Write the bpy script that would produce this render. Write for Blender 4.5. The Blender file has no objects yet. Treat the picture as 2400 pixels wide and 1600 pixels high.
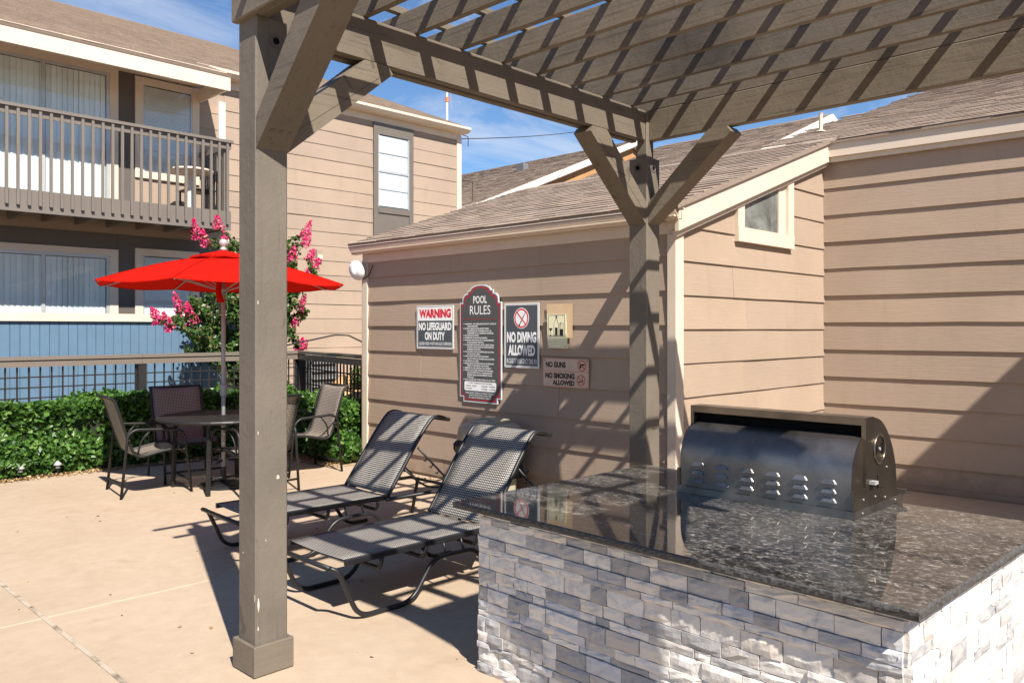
import bpy, math, random
from mathutils import Vector, Matrix
random.seed(7)
rnd = random.random
def uni(a, b): return a + (b - a) * rnd()
S = bpy.context.scene
COL = S.collection
PI = math.pi
R = math.radians

# ------------------------------------------------------------------ camera, sky, sun, exposure
SUN = Vector((0.315, 0.87, -1.0)).normalized()          # travel direction of the sunlight
cam = bpy.data.objects.new('camera', bpy.data.cameras.new('camera'))
COL.objects.link(cam)
cam.location = (0, 0, 1.6)
cam.rotation_euler = (R(90), 0, R(44.47 - 90))
cam.data.sensor_width = 36
cam.data.lens = 28.575
cam.data.shift_y = -0.0125
cam.data.clip_start = 0.05
cam.data.clip_end = 2000
S.camera = cam

W = bpy.data.worlds.new('World')
S.world = W
W.use_nodes = True
wn, wl = W.node_tree.nodes, W.node_tree.links
wn.clear()
wo = wn.new('ShaderNodeOutputWorld')
wb = wn.new('ShaderNodeBackground')
wb.inputs['Strength'].default_value = 0.05
sky = wn.new('ShaderNodeTexSky')
sky.sky_type = 'NISHITA'
sky.sun_disc = False
sky.sun_elevation = math.asin(-SUN.z)
sky.sun_rotation = math.atan2(-SUN.x, -SUN.y)
sky.altitude = 200
sky.air_density = 1.0
sky.dust_density = 0.1
sky.ozone_density = 3.0
tc = wn.new('ShaderNodeTexCoord')
mp = wn.new('ShaderNodeMapping')
mp.inputs['Scale'].default_value = (1.6, 2.2, 5.0)
mp.inputs['Location'].default_value = (7.7, 2.9, 3.1)
n1 = wn.new('ShaderNodeTexNoise')
n1.inputs['Scale'].default_value = 1.7
n1.inputs['Detail'].default_value = 9
n1.inputs['Roughness'].default_value = 0.62
n1.inputs['Distortion'].default_value = 0.6
cr = wn.new('ShaderNodeValToRGB')
cr.color_ramp.elements[0].position = 0.55
cr.color_ramp.elements[0].color = (0, 0, 0, 1)
cr.color_ramp.elements[1].position = 0.74
cr.color_ramp.elements[1].color = (0.5, 0.5, 0.5, 1)
mx = wn.new('ShaderNodeMix')
mx.data_type = 'RGBA'
mx.inputs['B'].default_value = (9.5, 9.7, 10.2, 1)
wl.new(tc.outputs['Generated'], mp.inputs['Vector'])
wl.new(mp.outputs[0], n1.inputs['Vector'])
wl.new(n1.outputs['Fac'], cr.inputs[0])
wl.new(cr.outputs[0], mx.inputs['Factor'])
tn = wn.new('ShaderNodeMix'); tn.data_type = 'RGBA'; tn.blend_type = 'MULTIPLY'
tn.inputs['Factor'].default_value = 1.0
tn.inputs['B'].default_value = (1.00, 1.22, 1.42, 1)
wl.new(sky.outputs[0], tn.inputs['A'])
wl.new(tn.outputs['Result'], mx.inputs['A'])
wl.new(mx.outputs['Result'], wb.inputs['Color'])
wl.new(wb.outputs[0], wo.inputs[0])

sl = bpy.data.lights.new('sun', 'SUN')
sl.energy = 5.0
sl.angle = R(0.5)
sl.color = (1.0, 0.935, 0.845)
so = bpy.data.objects.new('sun', sl)
COL.objects.link(so)
so.rotation_euler = SUN.to_track_quat('-Z', 'Y').to_euler()
so.location = (-6, -12, 20)

S.view_settings.view_transform = 'Standard'
S.view_settings.look = 'None'
S.view_settings.gamma = 1
S.view_settings.use_curve_mapping = False
S.view_settings.exposure = 1.0

# ------------------------------------------------------------------ materials
def mat(name):
    m = bpy.data.materials.new(name)
    m.use_nodes = True
    return m, m.node_tree.nodes, m.node_tree.links, m.node_tree.nodes['Principled BSDF']

def coords(n, l, scale=(1, 1, 1), kind='Object'):
    t = n.new('ShaderNodeTexCoord')
    m = n.new('ShaderNodeMapping')
    m.inputs['Scale'].default_value = scale
    l.new(t.outputs[kind], m.inputs['Vector'])
    return m.outputs[0]

def worldco(n, l, scale=(1, 1, 1)):
    t = n.new('ShaderNodeNewGeometry')
    m = n.new('ShaderNodeMapping')
    m.inputs['Scale'].default_value = scale
    l.new(t.outputs['Position'], m.inputs['Vector'])
    return m.outputs[0]

def noise(n, l, co, scale, detail=5, rough=0.55, dist=0.0):
    t = n.new('ShaderNodeTexNoise')
    t.inputs['Scale'].default_value = scale
    t.inputs['Detail'].default_value = detail
    t.inputs['Roughness'].default_value = rough
    t.inputs['Distortion'].default_value = dist
    l.new(co, t.inputs['Vector'])
    return t.outputs['Fac']

def ramp(n, l, fac, stops, interp='LINEAR'):
    r = n.new('ShaderNodeValToRGB')
    r.color_ramp.interpolation = interp
    e = r.color_ramp.elements
    while len(e) < len(stops): e.new(0.5)
    for i, (p, c) in enumerate(stops):
        e[i].position = p
        e[i].color = (*c, 1) if len(c) == 3 else c
    l.new(fac, r.inputs[0])
    return r.outputs[0]

def mix(n, l, a, b, fac, blend='MIX'):
    m = n.new('ShaderNodeMix')
    m.data_type = 'RGBA'
    m.blend_type = blend
    for k, v in (('A', a), ('B', b), ('Factor', fac)):
        if isinstance(v, (int, float)): m.inputs[k].default_value = v
        elif isinstance(v, tuple): m.inputs[k].default_value = (*v, 1)
        else: l.new(v, m.inputs[k])
    return m.outputs['Result']

def bump(n, l, h, bsdf, strength=0.3, dist=0.01):
    b = n.new('ShaderNodeBump')
    b.inputs['Strength'].default_value = strength
    b.inputs['Distance'].default_value = dist
    l.new(h, b.inputs['Height'])
    l.new(b.outputs[0], bsdf.inputs['Normal'])

def objrand(n):
    return n.new('ShaderNodeObjectInfo').outputs['Random']

def sc(c, k): return tuple(min(1, x * k) for x in c)

def simple(name, c, rough=0.6, metal=0.0, var=0.12, nscale=6.0, bmp=0.0, bscale=60, spec=0.5):
    m, n, l, b = mat(name)
    co = worldco(n, l)
    f = noise(n, l, co, nscale, 6)
    col = ramp(n, l, f, [(0.3, sc(c, 1 - var)), (0.7, sc(c, 1 + var))])
    l.new(col, b.inputs['Base Color'])
    b.inputs['Roughness'].default_value = rough
    b.inputs['Metallic'].default_value = metal
    b.inputs['Specular IOR Level'].default_value = spec
    if bmp: bump(n, l, noise(n, l, co, bscale, 6), b, bmp, 0.004)
    return m

def siding_mat(name, c, grain_axis):
    """painted lap siding: embossed wood grain running along the board, per-board tone, faint stains"""
    m, n, l, b = mat(name)
    sc_ = {'x': (1.2, 14, 26), 'y': (14, 1.2, 26)}[grain_axis]
    co = worldco(n, l, sc_)
    g = noise(n, l, co, 2.2, 7, 0.6, 1.4)
    w = worldco(n, l)
    blot = noise(n, l, w, 1.3, 4)
    base = ramp(n, l, blot, [(0.3, sc(c, 0.93)), (0.7, sc(c, 1.06))])
    r = ramp(n, l, objrand(n), [(0, (0.93, 0.93, 0.94)), (1, (1.05, 1.04, 1.02))])
    col = mix(n, l, base, r, 1.0, 'MULTIPLY')
    d = worldco(n, l, {'x': (9, 9, 1.0), 'y': (9, 9, 1.0)}[grain_axis])
    st = ramp(n, l, noise(n, l, d, 1.0, 5), [(0.56, (1, 1, 1)), (0.8, (0.86, 0.83, 0.8))])
    col = mix(n, l, col, st, 0.5, 'MULTIPLY')
    sx = n.new('ShaderNodeSeparateXYZ'); l.new(w, sx.inputs[0])
    ma = n.new('ShaderNodeMath'); ma.operation = 'MULTIPLY_ADD'; ma.inputs[1].default_value = -1.5
    l.new(sx.outputs['Z'], ma.inputs[0]); l.new(noise(n, l, w, 6, 6, 0.65), ma.inputs[2])
    dirt = ramp(n, l, ma.outputs[0], [(0.10, (0, 0, 0)), (0.55, (0.55, 0.55, 0.55))])
    col = mix(n, l, col, (0.15, 0.11, 0.075), dirt)
    l.new(col, b.inputs['Base Color'])
    b.inputs['Roughness'].default_value = 0.62
    b.inputs['Specular IOR Level'].default_value = 0.3
    bump(n, l, ramp(n, l, g, [(0.42, (0, 0, 0)), (0.60, (1, 1, 1))]), b, 0.16, 0.005)
    return m

TAN = (0.338, 0.257, 0.194)
M_SIDE_Y = siding_mat('siding paint along y', TAN, 'y')
M_SIDE_X = siding_mat('siding paint along x', TAN, 'x')
M_SIDE_SHADE = siding_mat('shade darkened siding paint', (0.110, 0.093, 0.082), 'x')  # the tan siding darkened in colour for the shade around the balcony

def trim_mat(name, c, peel=0.0):
    m, n, l, b = mat(name)
    w = worldco(n, l)
    f = noise(n, l, w, 3, 6)
    col = ramp(n, l, f, [(0.3, sc(c, 0.93)), (0.7, sc(c, 1.04))])
    if peel:
        p = noise(n, l, w, 22, 8, 0.7, 0.6)
        k = ramp(n, l, p, [(0.655, (0, 0, 0)), (0.69, (peel, peel, peel))])
        col = mix(n, l, col, (0.30, 0.23, 0.16), k)
    l.new(col, b.inputs['Base Color'])
    b.inputs['Roughness'].default_value = 0.5
    bump(n, l, noise(n, l, w, 45, 6), b, 0.15, 0.004)
    return m
M_CREAM = trim_mat('cream trim paint', (0.61, 0.51, 0.405), 0.25)
M_WHITE = trim_mat('white trim paint', (0.66, 0.61, 0.54))
M_GREYTRIM = trim_mat('grey brown window trim', (0.135, 0.115, 0.095))
M_BALC = trim_mat('taupe balcony paint', (0.150, 0.128, 0.108), 0.2)

def timber(name, c, axis):
    m, n, l, b = mat(name)
    s = {'x': (1.0, 30, 30), 'y': (30, 1.0, 30), 'z': (30, 30, 1.0)}[axis]
    co = coords(n, l, s)
    g = noise(n, l, co, 1.6, 8, 0.62, 0.8)
    w = worldco(n, l)
    blot = noise(n, l, w, 2.6, 5, 0.6)
    base = ramp(n, l, blot, [(0.28, sc(c, 0.84)), (0.5, c), (0.74, sc(c, 1.13))])
    r = ramp(n, l, objrand(n), [(0, (0.9, 0.9, 0.9)), (1, (1.08, 1.06, 1.03))])
    col = mix(n, l, base, r, 1.0, 'MULTIPLY')
    ck = ramp(n, l, g, [(0.33, (0.45, 0.42, 0.4)), (0.43, (1, 1, 1))])
    col = mix(n, l, col, ck, 0.25 if axis == 'z' else 0.6, 'MULTIPLY')
    chips = ramp(n, l, noise(n, l, coords(n, l, {'x': (0.5, 1, 1), 'y': (1, 0.5, 1), 'z': (1, 1, 0.5)}[axis]), 34, 6, 0.62, 0.8), [(0.775, (0, 0, 0)), (0.785, (1, 1, 1))])
    col = mix(n, l, col, (0.55, 0.47, 0.36), chips)
    kn = ramp(n, l, noise(n, l, w, 9, 2, 0.4, 1.0), [(0.24, (0.55, 0.52, 0.5)), (0.29, (1, 1, 1))])
    col = mix(n, l, col, kn, 0.7, 'MULTIPLY')
    if axis == 'y':                          # cooking soot baked onto the rafters above the grill
        ds = n.new('ShaderNodeVectorMath'); ds.operation = 'DISTANCE'; ds.inputs[1].default_value = (4.25, 2.65, 3.30)
        l.new(worldco(n, l), ds.inputs[0])
        ad = n.new('ShaderNodeMath'); ad.operation = 'MULTIPLY_ADD'; ad.inputs[1].default_value = 0.7
        l.new(noise(n, l, w, 5, 6, 0.65), ad.inputs[0]); l.new(ds.outputs['Value'], ad.inputs[2])
        sk = ramp(n, l, ad.outputs[0], [(0.42, (0.75, 0.75, 0.75)), (0.95, (0, 0, 0))])
        col = mix(n, l, col, (0.030, 0.027, 0.025), sk)
    l.new(col, b.inputs['Base Color'])
    b.inputs['Roughness'].default_value = 0.58
    b.inputs['Specular IOR Level'].default_value = 0.35
    h = mix(n, l, mix(n, l, g, noise(n, l, w, 38, 6, 0.6, 0.5), 0.6 if axis == 'z' else 0.45), noise(n, l, w, 11, 4, 0.55, 0.6), 0.5 if axis == 'z' else 0.35)
    bump(n, l, h, b, 0.62, 0.010)
    return m
PERG = (0.146, 0.122, 0.094)
M_TX = timber('pergola timber x', PERG, 'x')
M_TY = timber('pergola timber y', PERG, 'y')
M_TZ = timber('pergola timber z', (0.146, 0.124, 0.100), 'z')

def shingle_mat(name, c):
    m, n, l, b = mat(name)
    w = worldco(n, l)
    gi = n.new('ShaderNodeNewGeometry')
    r = n.new('ShaderNodeMath'); r.operation = 'ADD'
    l.new(gi.outputs['Random Per Island'], r.inputs[0]); l.new(objrand(n), r.inputs[1])
    fr = n.new('ShaderNodeMath'); fr.operation = 'FRACT'
    l.new(r.outputs[0], fr.inputs[0])
    base = ramp(n, l, fr.outputs[0], [(0, sc(c, 0.82)), (0.45, c), (0.75, (c[0] * 1.06, c[1] * 1.04, c[2] * 1.0)), (1, sc(c, 1.14))])
    gr = ramp(n, l, noise(n, l, w, 90, 3, 0.6), [(0.3, (0.62, 0.62, 0.62)), (0.7, (1.25, 1.22, 1.2))])
    col = mix(n, l, base, gr, 0.8, 'MULTIPLY')
    l.new(col, b.inputs['Base Color'])
    b.inputs['Roughness'].default_value = 0.9
    b.inputs['Specular IOR Level'].default_value = 0.15
    bump(n, l, noise(n, l, w, 160, 3), b, 0.4, 0.004)
    return m
M_SHING = shingle_mat('asphalt shingles', (0.300, 0.238, 0.192))

def concrete_mat():
    m, n, l, b = mat('tan pool deck concrete')
    w = worldco(n, l)
    big = noise(n, l, w, 0.7, 6, 0.6, 0.3)
    fine = noise(n, l, w, 9, 8, 0.65)
    base = ramp(n, l, big, [(0.3, (0.358, 0.274, 0.194)), (0.55, (0.394, 0.306, 0.222)), (0.75, (0.412, 0.324, 0.240))])
    f2 = ramp(n, l, fine, [(0.3, (0.9, 0.885, 0.87)), (0.65, (1.03, 1.03, 1.03))])
    col = mix(n, l, base, f2, 0.9, 'MULTIPLY')
    sp = ramp(n, l, noise(n, l, w, 26, 4, 0.6), [(0.70, (1, 1, 1)), (0.76, (0.72, 0.66, 0.6))])
    col = mix(n, l, col, sp, 0.6, 'MULTIPLY')
    st = ramp(n, l, noise(n, l, w, 1.9, 8, 0.72, 1.2), [(0.56, (1, 1, 1)), (0.76, (0.76, 0.70, 0.64))])
    col = mix(n, l, col, st, 0.75, 'MULTIPLY')
    dk = ramp(n, l, noise(n, l, w, 46, 3, 0.5), [(0.735, (1, 1, 1)), (0.76, (0.45, 0.38, 0.32))])
    col = mix(n, l, col, dk, 0.7, 'MULTIPLY')
    l.new(col, b.inputs['Base Color'])
    b.inputs['Roughness'].default_value = 0.8
    b.inputs['Specular IOR Level'].default_value = 0.3
    bump(n, l, noise(n, l, w, 120, 5), b, 0.25, 0.003)
    return m
M_CONC = concrete_mat()
def joint_mat():
    m, n, l, b = mat('joint filler with grime')
    w = worldco(n, l)
    l.new(ramp(n, l, noise(n, l, w, 7, 6, 0.65), [(0.48, (0.38, 0.32, 0.25)), (0.58, (0.25, 0.20, 0.145)), (0.68, (0.13, 0.10, 0.075))]), b.inputs['Base Color'])
    b.inputs['Roughness'].default_value = 0.9
    bump(n, l, noise(n, l, w, 90, 5), b, 0.5, 0.004)
    return m
M_JOINT = joint_mat()
M_EARTH = simple('mulch and bare earth', (0.34, 0.235, 0.14), 0.95, var=0.4, nscale=18, bmp=0.8, bscale=40)
M_GROUND = simple('dry ground', (0.30, 0.22, 0.14), 0.95, var=0.3, nscale=2, bmp=0.4)

def stone_mat():
    m, n, l, b = mat('split face marble ledgestone')
    ra = n.new('ShaderNodeMath'); ra.operation = 'ADD'
    l.new(objrand(n), ra.inputs[0]); l.new(n.new('ShaderNodeNewGeometry').outputs['Random Per Island'], ra.inputs[1])
    rf_ = n.new('ShaderNodeMath'); rf_.operation = 'FRACT'; l.new(ra.outputs[0], rf_.inputs[0])
    o = rf_.outputs[0]
    base = ramp(n, l, o, [(0, (0.63, 0.60, 0.555)), (0.20, (0.39, 0.385, 0.385)), (0.36, (0.66, 0.635, 0.59)), (0.54, (0.51, 0.515, 0.53)),
                          (0.68, (0.32, 0.315, 0.315)), (0.78, (0.63, 0.585, 0.52)), (0.90, (0.46, 0.43, 0.395))], 'CONSTANT')
    w = worldco(n, l)
    v = noise(n, l, w, 6, 6, 0.6, 2.6)
    vv = ramp(n, l, v, [(0.30, (0.58, 0.62, 0.70)), (0.46, (1.0, 1.0, 1.01)), (0.72, (1.18, 1.14, 1.08))])
    col = mix(n, l, base, vv, 0.85, 'MULTIPLY')
    rust = ramp(n, l, noise(n, l, w, 5, 5, 0.6, 1.0), [(0.70, (0, 0, 0)), (0.76, (0.7, 0.7, 0.7))])
    col = mix(n, l, col, (0.48, 0.33, 0.17), rust)
    l.new(col, b.inputs['Base Color'])
    b.inputs['Roughness'].default_value = 0.75
    h = mix(n, l, noise(n, l, w, 26, 8, 0.65, 0.5), noise(n, l, w, 85, 5, 0.6), 0.3)
    bump(n, l, h, b, 0.5, 0.009)
    return m
M_STONE = stone_mat()
M_MORTAR = simple('dark joint mortar', (0.30, 0.27, 0.24), 0.9)

def granite_mat():
    m, n, l, b = mat('polished steel grey granite')
    w = worldco(n, l, (1.0, 0.7, 1.0))
    v = n.new('ShaderNodeTexVoronoi'); v.inputs['Scale'].default_value = 120
    l.new(w, v.inputs['Vector'])
    f1 = noise(n, l, w, 48, 6, 0.72, 0.7)
    f2 = noise(n, l, w, 11, 5, 0.6, 0.8)
    base = ramp(n, l, f1, [(0.38, (0.010, 0.010, 0.011)), (0.49, (0.030, 0.028, 0.027)), (0.58, (0.11, 0.105, 0.10)), (0.70, (0.36, 0.34, 0.325))])
    k = ramp(n, l, f2, [(0.35, (0.55, 0.55, 0.55)), (0.65, (1.35, 1.3, 1.25))])
    col = mix(n, l, base, k, 0.9, 'MULTIPLY')
    ww = worldco(n, l)
    dust = ramp(n, l, noise(n, l, ww, 2.3, 6, 0.6), [(0.42, (0, 0, 0)), (0.72, (0.16, 0.16, 0.16))])
    col = mix(n, l, col, (0.38, 0.35, 0.31), dust)
    l.new(col, b.inputs['Base Color'])
    rr = ramp(n, l, noise(n, l, ww, 3.0, 6, 0.6), [(0.3, (0.02, 0.02, 0.02)), (0.75, (0.09, 0.09, 0.09))])
    l.new(rr, b.inputs['Roughness'])
    b.inputs['IOR'].default_value = 1.6
    return m
M_GRAN = granite_mat()
M_GRANEDGE = simple('chiselled granite edge', (0.055, 0.053, 0.052), 0.7, var=0.5, nscale=60, bmp=0.9, bscale=70)

def steel_mat(name, c, rough=0.36, axis='z'):
    m, n, l, b = mat(name)
    s = {'x': (1.5, 60, 60), 'y': (60, 1.2, 60), 'z': (60, 60, 1.5)}[axis]
    co = worldco(n, l, s)
    g = noise(n, l, co, 2.0, 5, 0.6)
    w = worldco(n, l)
    st = noise(n, l, w, 5, 6, 0.62, 0.4)
    col = ramp(n, l, st, [(0.3, sc(c, 0.62)), (0.7, sc(c, 1.15))])
    tint = ramp(n, l, noise(n, l, w, 2.6, 4, 0.5), [(0.42, (1, 1, 1)), (0.7, (0.95, 0.80, 0.62))])
    col = mix(n, l, col, tint, 0.7, 'MULTIPLY')
    l.new(col, b.inputs['Base Color'])
    b.inputs['Metallic'].default_value = 0.95
    r = ramp(n, l, mix(n, l, g, st, 0.6), [(0.3, (rough - 0.05,) * 3), (0.7, (rough + 0.09,) * 3)])
    l.new(r, b.inputs['Roughness'])
    bump(n, l, g, b, 0.02, 0.001)
    return m
M_STEEL = steel_mat('weathered stainless steel', (0.25, 0.24, 0.235), 0.40, 'y')
M_STEELB = simple('tarnished stainless side', (0.17, 0.142, 0.112), 0.30, 0.9, var=0.25, nscale=5)
M_BLACKMET = simple('black powder coat', (0.012, 0.012, 0.014), 0.42, 0.0, var=0.15, spec=0.45)
M_CHAIRMET = simple('charcoal chair frame', (0.013, 0.0125, 0.0125), 0.48, 0.0, var=0.2, spec=0.35)
M_FENCEMET = simple('dark bronze fence bar', (0.014, 0.012, 0.0115), 0.6, var=0.2)
M_VOID = simple('firebox and dark opening black', (0.006, 0.006, 0.006), 0.9, spec=0.1)  # firebox black; on holes, slots and cracks it stands in for shade
M_ALU = simple('grey aluminium', (0.34, 0.335, 0.33), 0.42, 0.1, var=0.1)
M_WINFR = simple('mill finish window frame', (0.50, 0.50, 0.50), 0.4, 0.4, var=0.06)

def weave(name, cl, cd, pitch, lo=0.30, hi=0.74):
    """woven PVC sling: a light strand square inside a dark grid, from the sling's own UV in metres"""
    m, n, l, b = mat(name)
    t = n.new('ShaderNodeTexCoord')
    s = n.new('ShaderNodeVectorMath'); s.operation = 'SCALE'; s.inputs['Scale'].default_value = 1.0 / pitch
    l.new(t.outputs['UV'], s.inputs[0])
    f = n.new('ShaderNodeVectorMath'); f.operation = 'FRACTION'
    l.new(s.outputs[0], f.inputs[0])
    sp = n.new('ShaderNodeSeparateXYZ')
    l.new(f.outputs[0], sp.inputs[0])
    outs = []
    for a in ('X', 'Y'):
        d = n.new('ShaderNodeMath'); d.operation = 'SUBTRACT'; d.inputs[1].default_value = 0.5
        l.new(sp.outputs[a], d.inputs[0])
        e = n.new('ShaderNodeMath'); e.operation = 'ABSOLUTE'; l.new(d.outputs[0], e.inputs[0])
        g = n.new('ShaderNodeMapRange'); g.inputs[1].default_value = hi / 2; g.inputs[2].default_value = lo / 2 + 0.17
        g.interpolation_type = 'SMOOTHSTEP'
        l.new(e.outputs[0], g.inputs[0])
        outs.append(g.outputs[0])
    p = n.new('ShaderNodeMath'); p.operation = 'MULTIPLY'
    l.new(outs[0], p.inputs[0]); l.new(outs[1], p.inputs[1])
    w = worldco(n, l)
    k = ramp(n, l, noise(n, l, w, 4, 5), [(0.3, sc(cl, 0.85)), (0.7, sc(cl, 1.1))])
    col = mix(n, l, cd, k, p.outputs[0])
    l.new(col, b.inputs['Base Color'])
    b.inputs['Roughness'].default_value = 0.55
    bump(n, l, p.outputs[0], b, 0.35, 0.003)
    return m
M_SLING = weave('grey lounger sling weave', (0.46, 0.425, 0.37), (0.012, 0.012, 0.016), 0.0165, 0.22, 0.62)
M_SLING2 = weave('taupe chair sling weave', (0.33, 0.285, 0.235), (0.05, 0.043, 0.038), 0.017)

def leaf_mat(name, stops, trans=0.35):
    m, n, l, b = mat(name)
    g = n.new('ShaderNodeNewGeometry')
    col = ramp(n, l, g.outputs['Random Per Island'], stops)
    l.new(col, b.inputs['Base Color'])
    b.inputs['Roughness'].default_value = 0.42
    b.inputs['Specular IOR Level'].default_value = 0.45
    t = n.new('ShaderNodeBsdfTranslucent')
    l.new(mix(n, l, col, (1.3, 1.4, 0.5), 0.6, 'MULTIPLY'), t.inputs[0])
    ms = n.new('ShaderNodeMixShader'); ms.inputs[0].default_value = trans
    l.new(b.outputs[0], ms.inputs[1]); l.new(t.outputs[0], ms.inputs[2])
    l.new(ms.outputs[0], n['Material Output'].inputs[0])
    return m
M_HEDGE = leaf_mat('hedge leaves', [(0, (0.022, 0.066, 0.010)), (0.45, (0.050, 0.130, 0.020)), (0.8, (0.095, 0.20, 0.032)), (1, (0.15, 0.26, 0.055))])
M_MYRT = leaf_mat('crape myrtle leaves', [(0, (0.024, 0.058, 0.012)), (0.5, (0.048, 0.105, 0.020)), (0.85, (0.085, 0.15, 0.03)), (1, (0.19, 0.13, 0.05))])
M_FLOWER = leaf_mat('pink crape myrtle petals', [(0, (0.55, 0.012, 0.12)), (0.5, (0.72, 0.03, 0.2)), (0.85, (0.80, 0.10, 0.30)), (1, (0.55, 0.42, 0.18))], 0.3)
M_BARK = simple('smooth tan bark', (0.26, 0.18, 0.12), 0.8, var=0.3, nscale=12, bmp=0.4)
M_HEDGE_CORE = simple('shade dark hedge core', (0.014, 0.020, 0.008), 0.9, var=0.4, nscale=20)  # near-black so gaps between the leaves read as shade
M_LITTER = leaf_mat('dry leaf litter', [(0, (0.16, 0.09, 0.04)), (0.5, (0.33, 0.21, 0.10)), (1, (0.50, 0.37, 0.20))], 0.1)

def canopy_mat():
    m, n, l, b = mat('red umbrella canvas')
    w = worldco(n, l)
    col = ramp(n, l, noise(n, l, w, 5, 5), [(0.3, (0.40, 0.007, 0.003)), (0.7, (0.48, 0.009, 0.004))])
    l.new(col, b.inputs['Base Color'])
    b.inputs['Roughness'].default_value = 0.9
    b.inputs['Specular IOR Level'].default_value = 0.06
    t = n.new('ShaderNodeBsdfTranslucent'); t.inputs[0].default_value = (0.60, 0.012, 0.004, 1)
    ms = n.new('ShaderNodeMixShader'); ms.inputs[0].default_value = 0.17
    l.new(b.outputs[0], ms.inputs[1]); l.new(t.outputs[0], ms.inputs[2])
    l.new(ms.outputs[0], n['Material Output'].inputs[0])
    bump(n, l, mix(n, l, noise(n, l, w, 6, 4, 0.5, 0.8), noise(n, l, w, 220, 2), 0.25), b, 0.35, 0.02)
    return m
M_RED = canopy_mat()
M_SEAM = simple('red seam binding', (0.30, 0.006, 0.003), 0.9, spec=0.05)

def glass_mat(name, tint, refl=0.35, cloudy=0.0):
    m, n, l, b = mat(name)
    n.remove(b)
    t = n.new('ShaderNodeBsdfTransparent'); t.inputs[0].default_value = (*tint, 1)
    g = n.new('ShaderNodeBsdfGlossy'); g.inputs['Roughness'].default_value = 0.02
    w = worldco(n, l)
    bp = n.new('ShaderNodeBump'); bp.inputs['Strength'].default_value = 0.03; bp.inputs['Distance'].default_value = 0.02
    l.new(noise(n, l, w, 1.2, 2), bp.inputs['Height']); l.new(bp.outputs[0], g.inputs['Normal'])
    lw = n.new('ShaderNodeLayerWeight'); lw.inputs[0].default_value = 0.5
    pw = n.new('ShaderNodeMath'); pw.operation = 'POWER'; pw.inputs[1].default_value = 2.2
    l.new(lw.outputs['Facing'], pw.inputs[0])
    mr = n.new('ShaderNodeMapRange'); mr.inputs[3].default_value = 0.08; mr.inputs[4].default_value = refl
    l.new(pw.outputs[0], mr.inputs[0])
    bf = n.new('ShaderNodeMath'); bf.operation = 'SUBTRACT'; bf.inputs[0].default_value = 1.0
    l.new(n.new('ShaderNodeNewGeometry').outputs['Backfacing'], bf.inputs[1])
    fm = n.new('ShaderNodeMath'); fm.operation = 'MULTIPLY'
    l.new(mr.outputs[0], fm.inputs[0]); l.new(bf.outputs[0], fm.inputs[1])
    ms = n.new('ShaderNodeMixShader')
    l.new(fm.outputs[0], ms.inputs[0]); l.new(t.outputs[0], ms.inputs[1]); l.new(g.outputs[0], ms.inputs[2])
    out = ms.outputs[0]
    if cloudy:
        d = n.new('ShaderNodeBsdfDiffuse')
        l.new(ramp(n, l, noise(n, l, w, 2.6, 5, 0.6, 0.8), [(0.3, (0.10, 0.10, 0.09)), (0.7, (0.36, 0.38, 0.36))]), d.inputs[0])
        m2 = n.new('ShaderNodeMixShader'); m2.inputs[0].default_value = cloudy
        l.new(out, m2.inputs[1]); l.new(d.outputs[0], m2.inputs[2])
        out = m2.outputs[0]
    l.new(out, n['Material Output'].inputs[0])
    return m
M_GLASS = glass_mat('window glass', (0.96, 0.98, 0.98), 0.8)
M_FROST = glass_mat('cloudy grey glass', (0.4, 0.42, 0.42), 0.5, 0.6)
def blind_mat():
    m, n, l, b = mat('pale vertical blind vinyl')
    l.new(ramp(n, l, objrand(n), [(0, (0.70, 0.74, 0.72)), (1, (0.88, 0.90, 0.89))]), b.inputs['Base Color'])
    b.inputs['Roughness'].default_value = 0.55
    return m
M_BLIND = blind_mat()
M_BLINDW = simple('white mini blind', (0.85, 0.85, 0.84), 0.5, var=0.03)
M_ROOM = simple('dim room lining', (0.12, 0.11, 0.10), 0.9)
M_BLUE = simple('blue painted boards', (0.092, 0.162, 0.238), 0.6, var=0.07, nscale=4, bmp=0.1)
M_ORANGE = simple('orange stucco', (0.42, 0.22, 0.09), 0.8, var=0.15, nscale=2)
M_BIN = simple('beige bin plastic', (0.36, 0.32, 0.24), 0.5, var=0.1)
M_BAG = simple('glossy black bin bag', (0.006, 0.006, 0.007), 0.22, var=0.1, bmp=0.6, bscale=25)
M_LAMP = simple('white plastic dome', (0.80, 0.80, 0.80), 0.4, var=0.03)
M_CABLE = simple('dark rubber cable', (0.02, 0.018, 0.016), 0.6)
M_BOULDER = simple('orange sandstone', (0.55, 0.33, 0.15), 0.85, var=0.3, nscale=6, bmp=0.7, bscale=14)
M_GRAVEL = simple('pale river gravel', (0.52, 0.42, 0.30), 0.85, var=0.35, nscale=26, bmp=0.9, bscale=50)
M_ACGREY = simple('grey equipment steel', (0.17, 0.17, 0.17), 0.5, 0.2, var=0.1)
M_ORANGEP = simple('orange marker', (0.75, 0.16, 0.04), 0.6)
M_BOLT = simple('painted bolt head', (0.10, 0.082, 0.066), 0.5, var=0.2)
def flat(name, c, rough=0.45, var=0.04):
    return simple(name, c, rough, 0.0, var=var, nscale=8, spec=0.4)
M_SWHITE = flat('sign white', (0.80, 0.80, 0.78))
M_SDARK = flat('sign slate', (0.068, 0.080, 0.092))
M_SGREY = flat('sign charcoal', (0.075, 0.078, 0.078))
M_SRED = flat('sign red', (0.62, 0.018, 0.035))
M_SRED2 = flat('sign dull red', (0.36, 0.022, 0.03))
M_SSILV = flat('sign silver edge', (0.58, 0.60, 0.61))
M_SBLACK = flat('sign black', (0.014, 0.013, 0.013))
M_SCREAM = flat('sign ivory card', (0.74, 0.70, 0.47), var=0.05)
M_STAN = flat('faded tan sign', (0.56, 0.42, 0.33), var=0.10)
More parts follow.
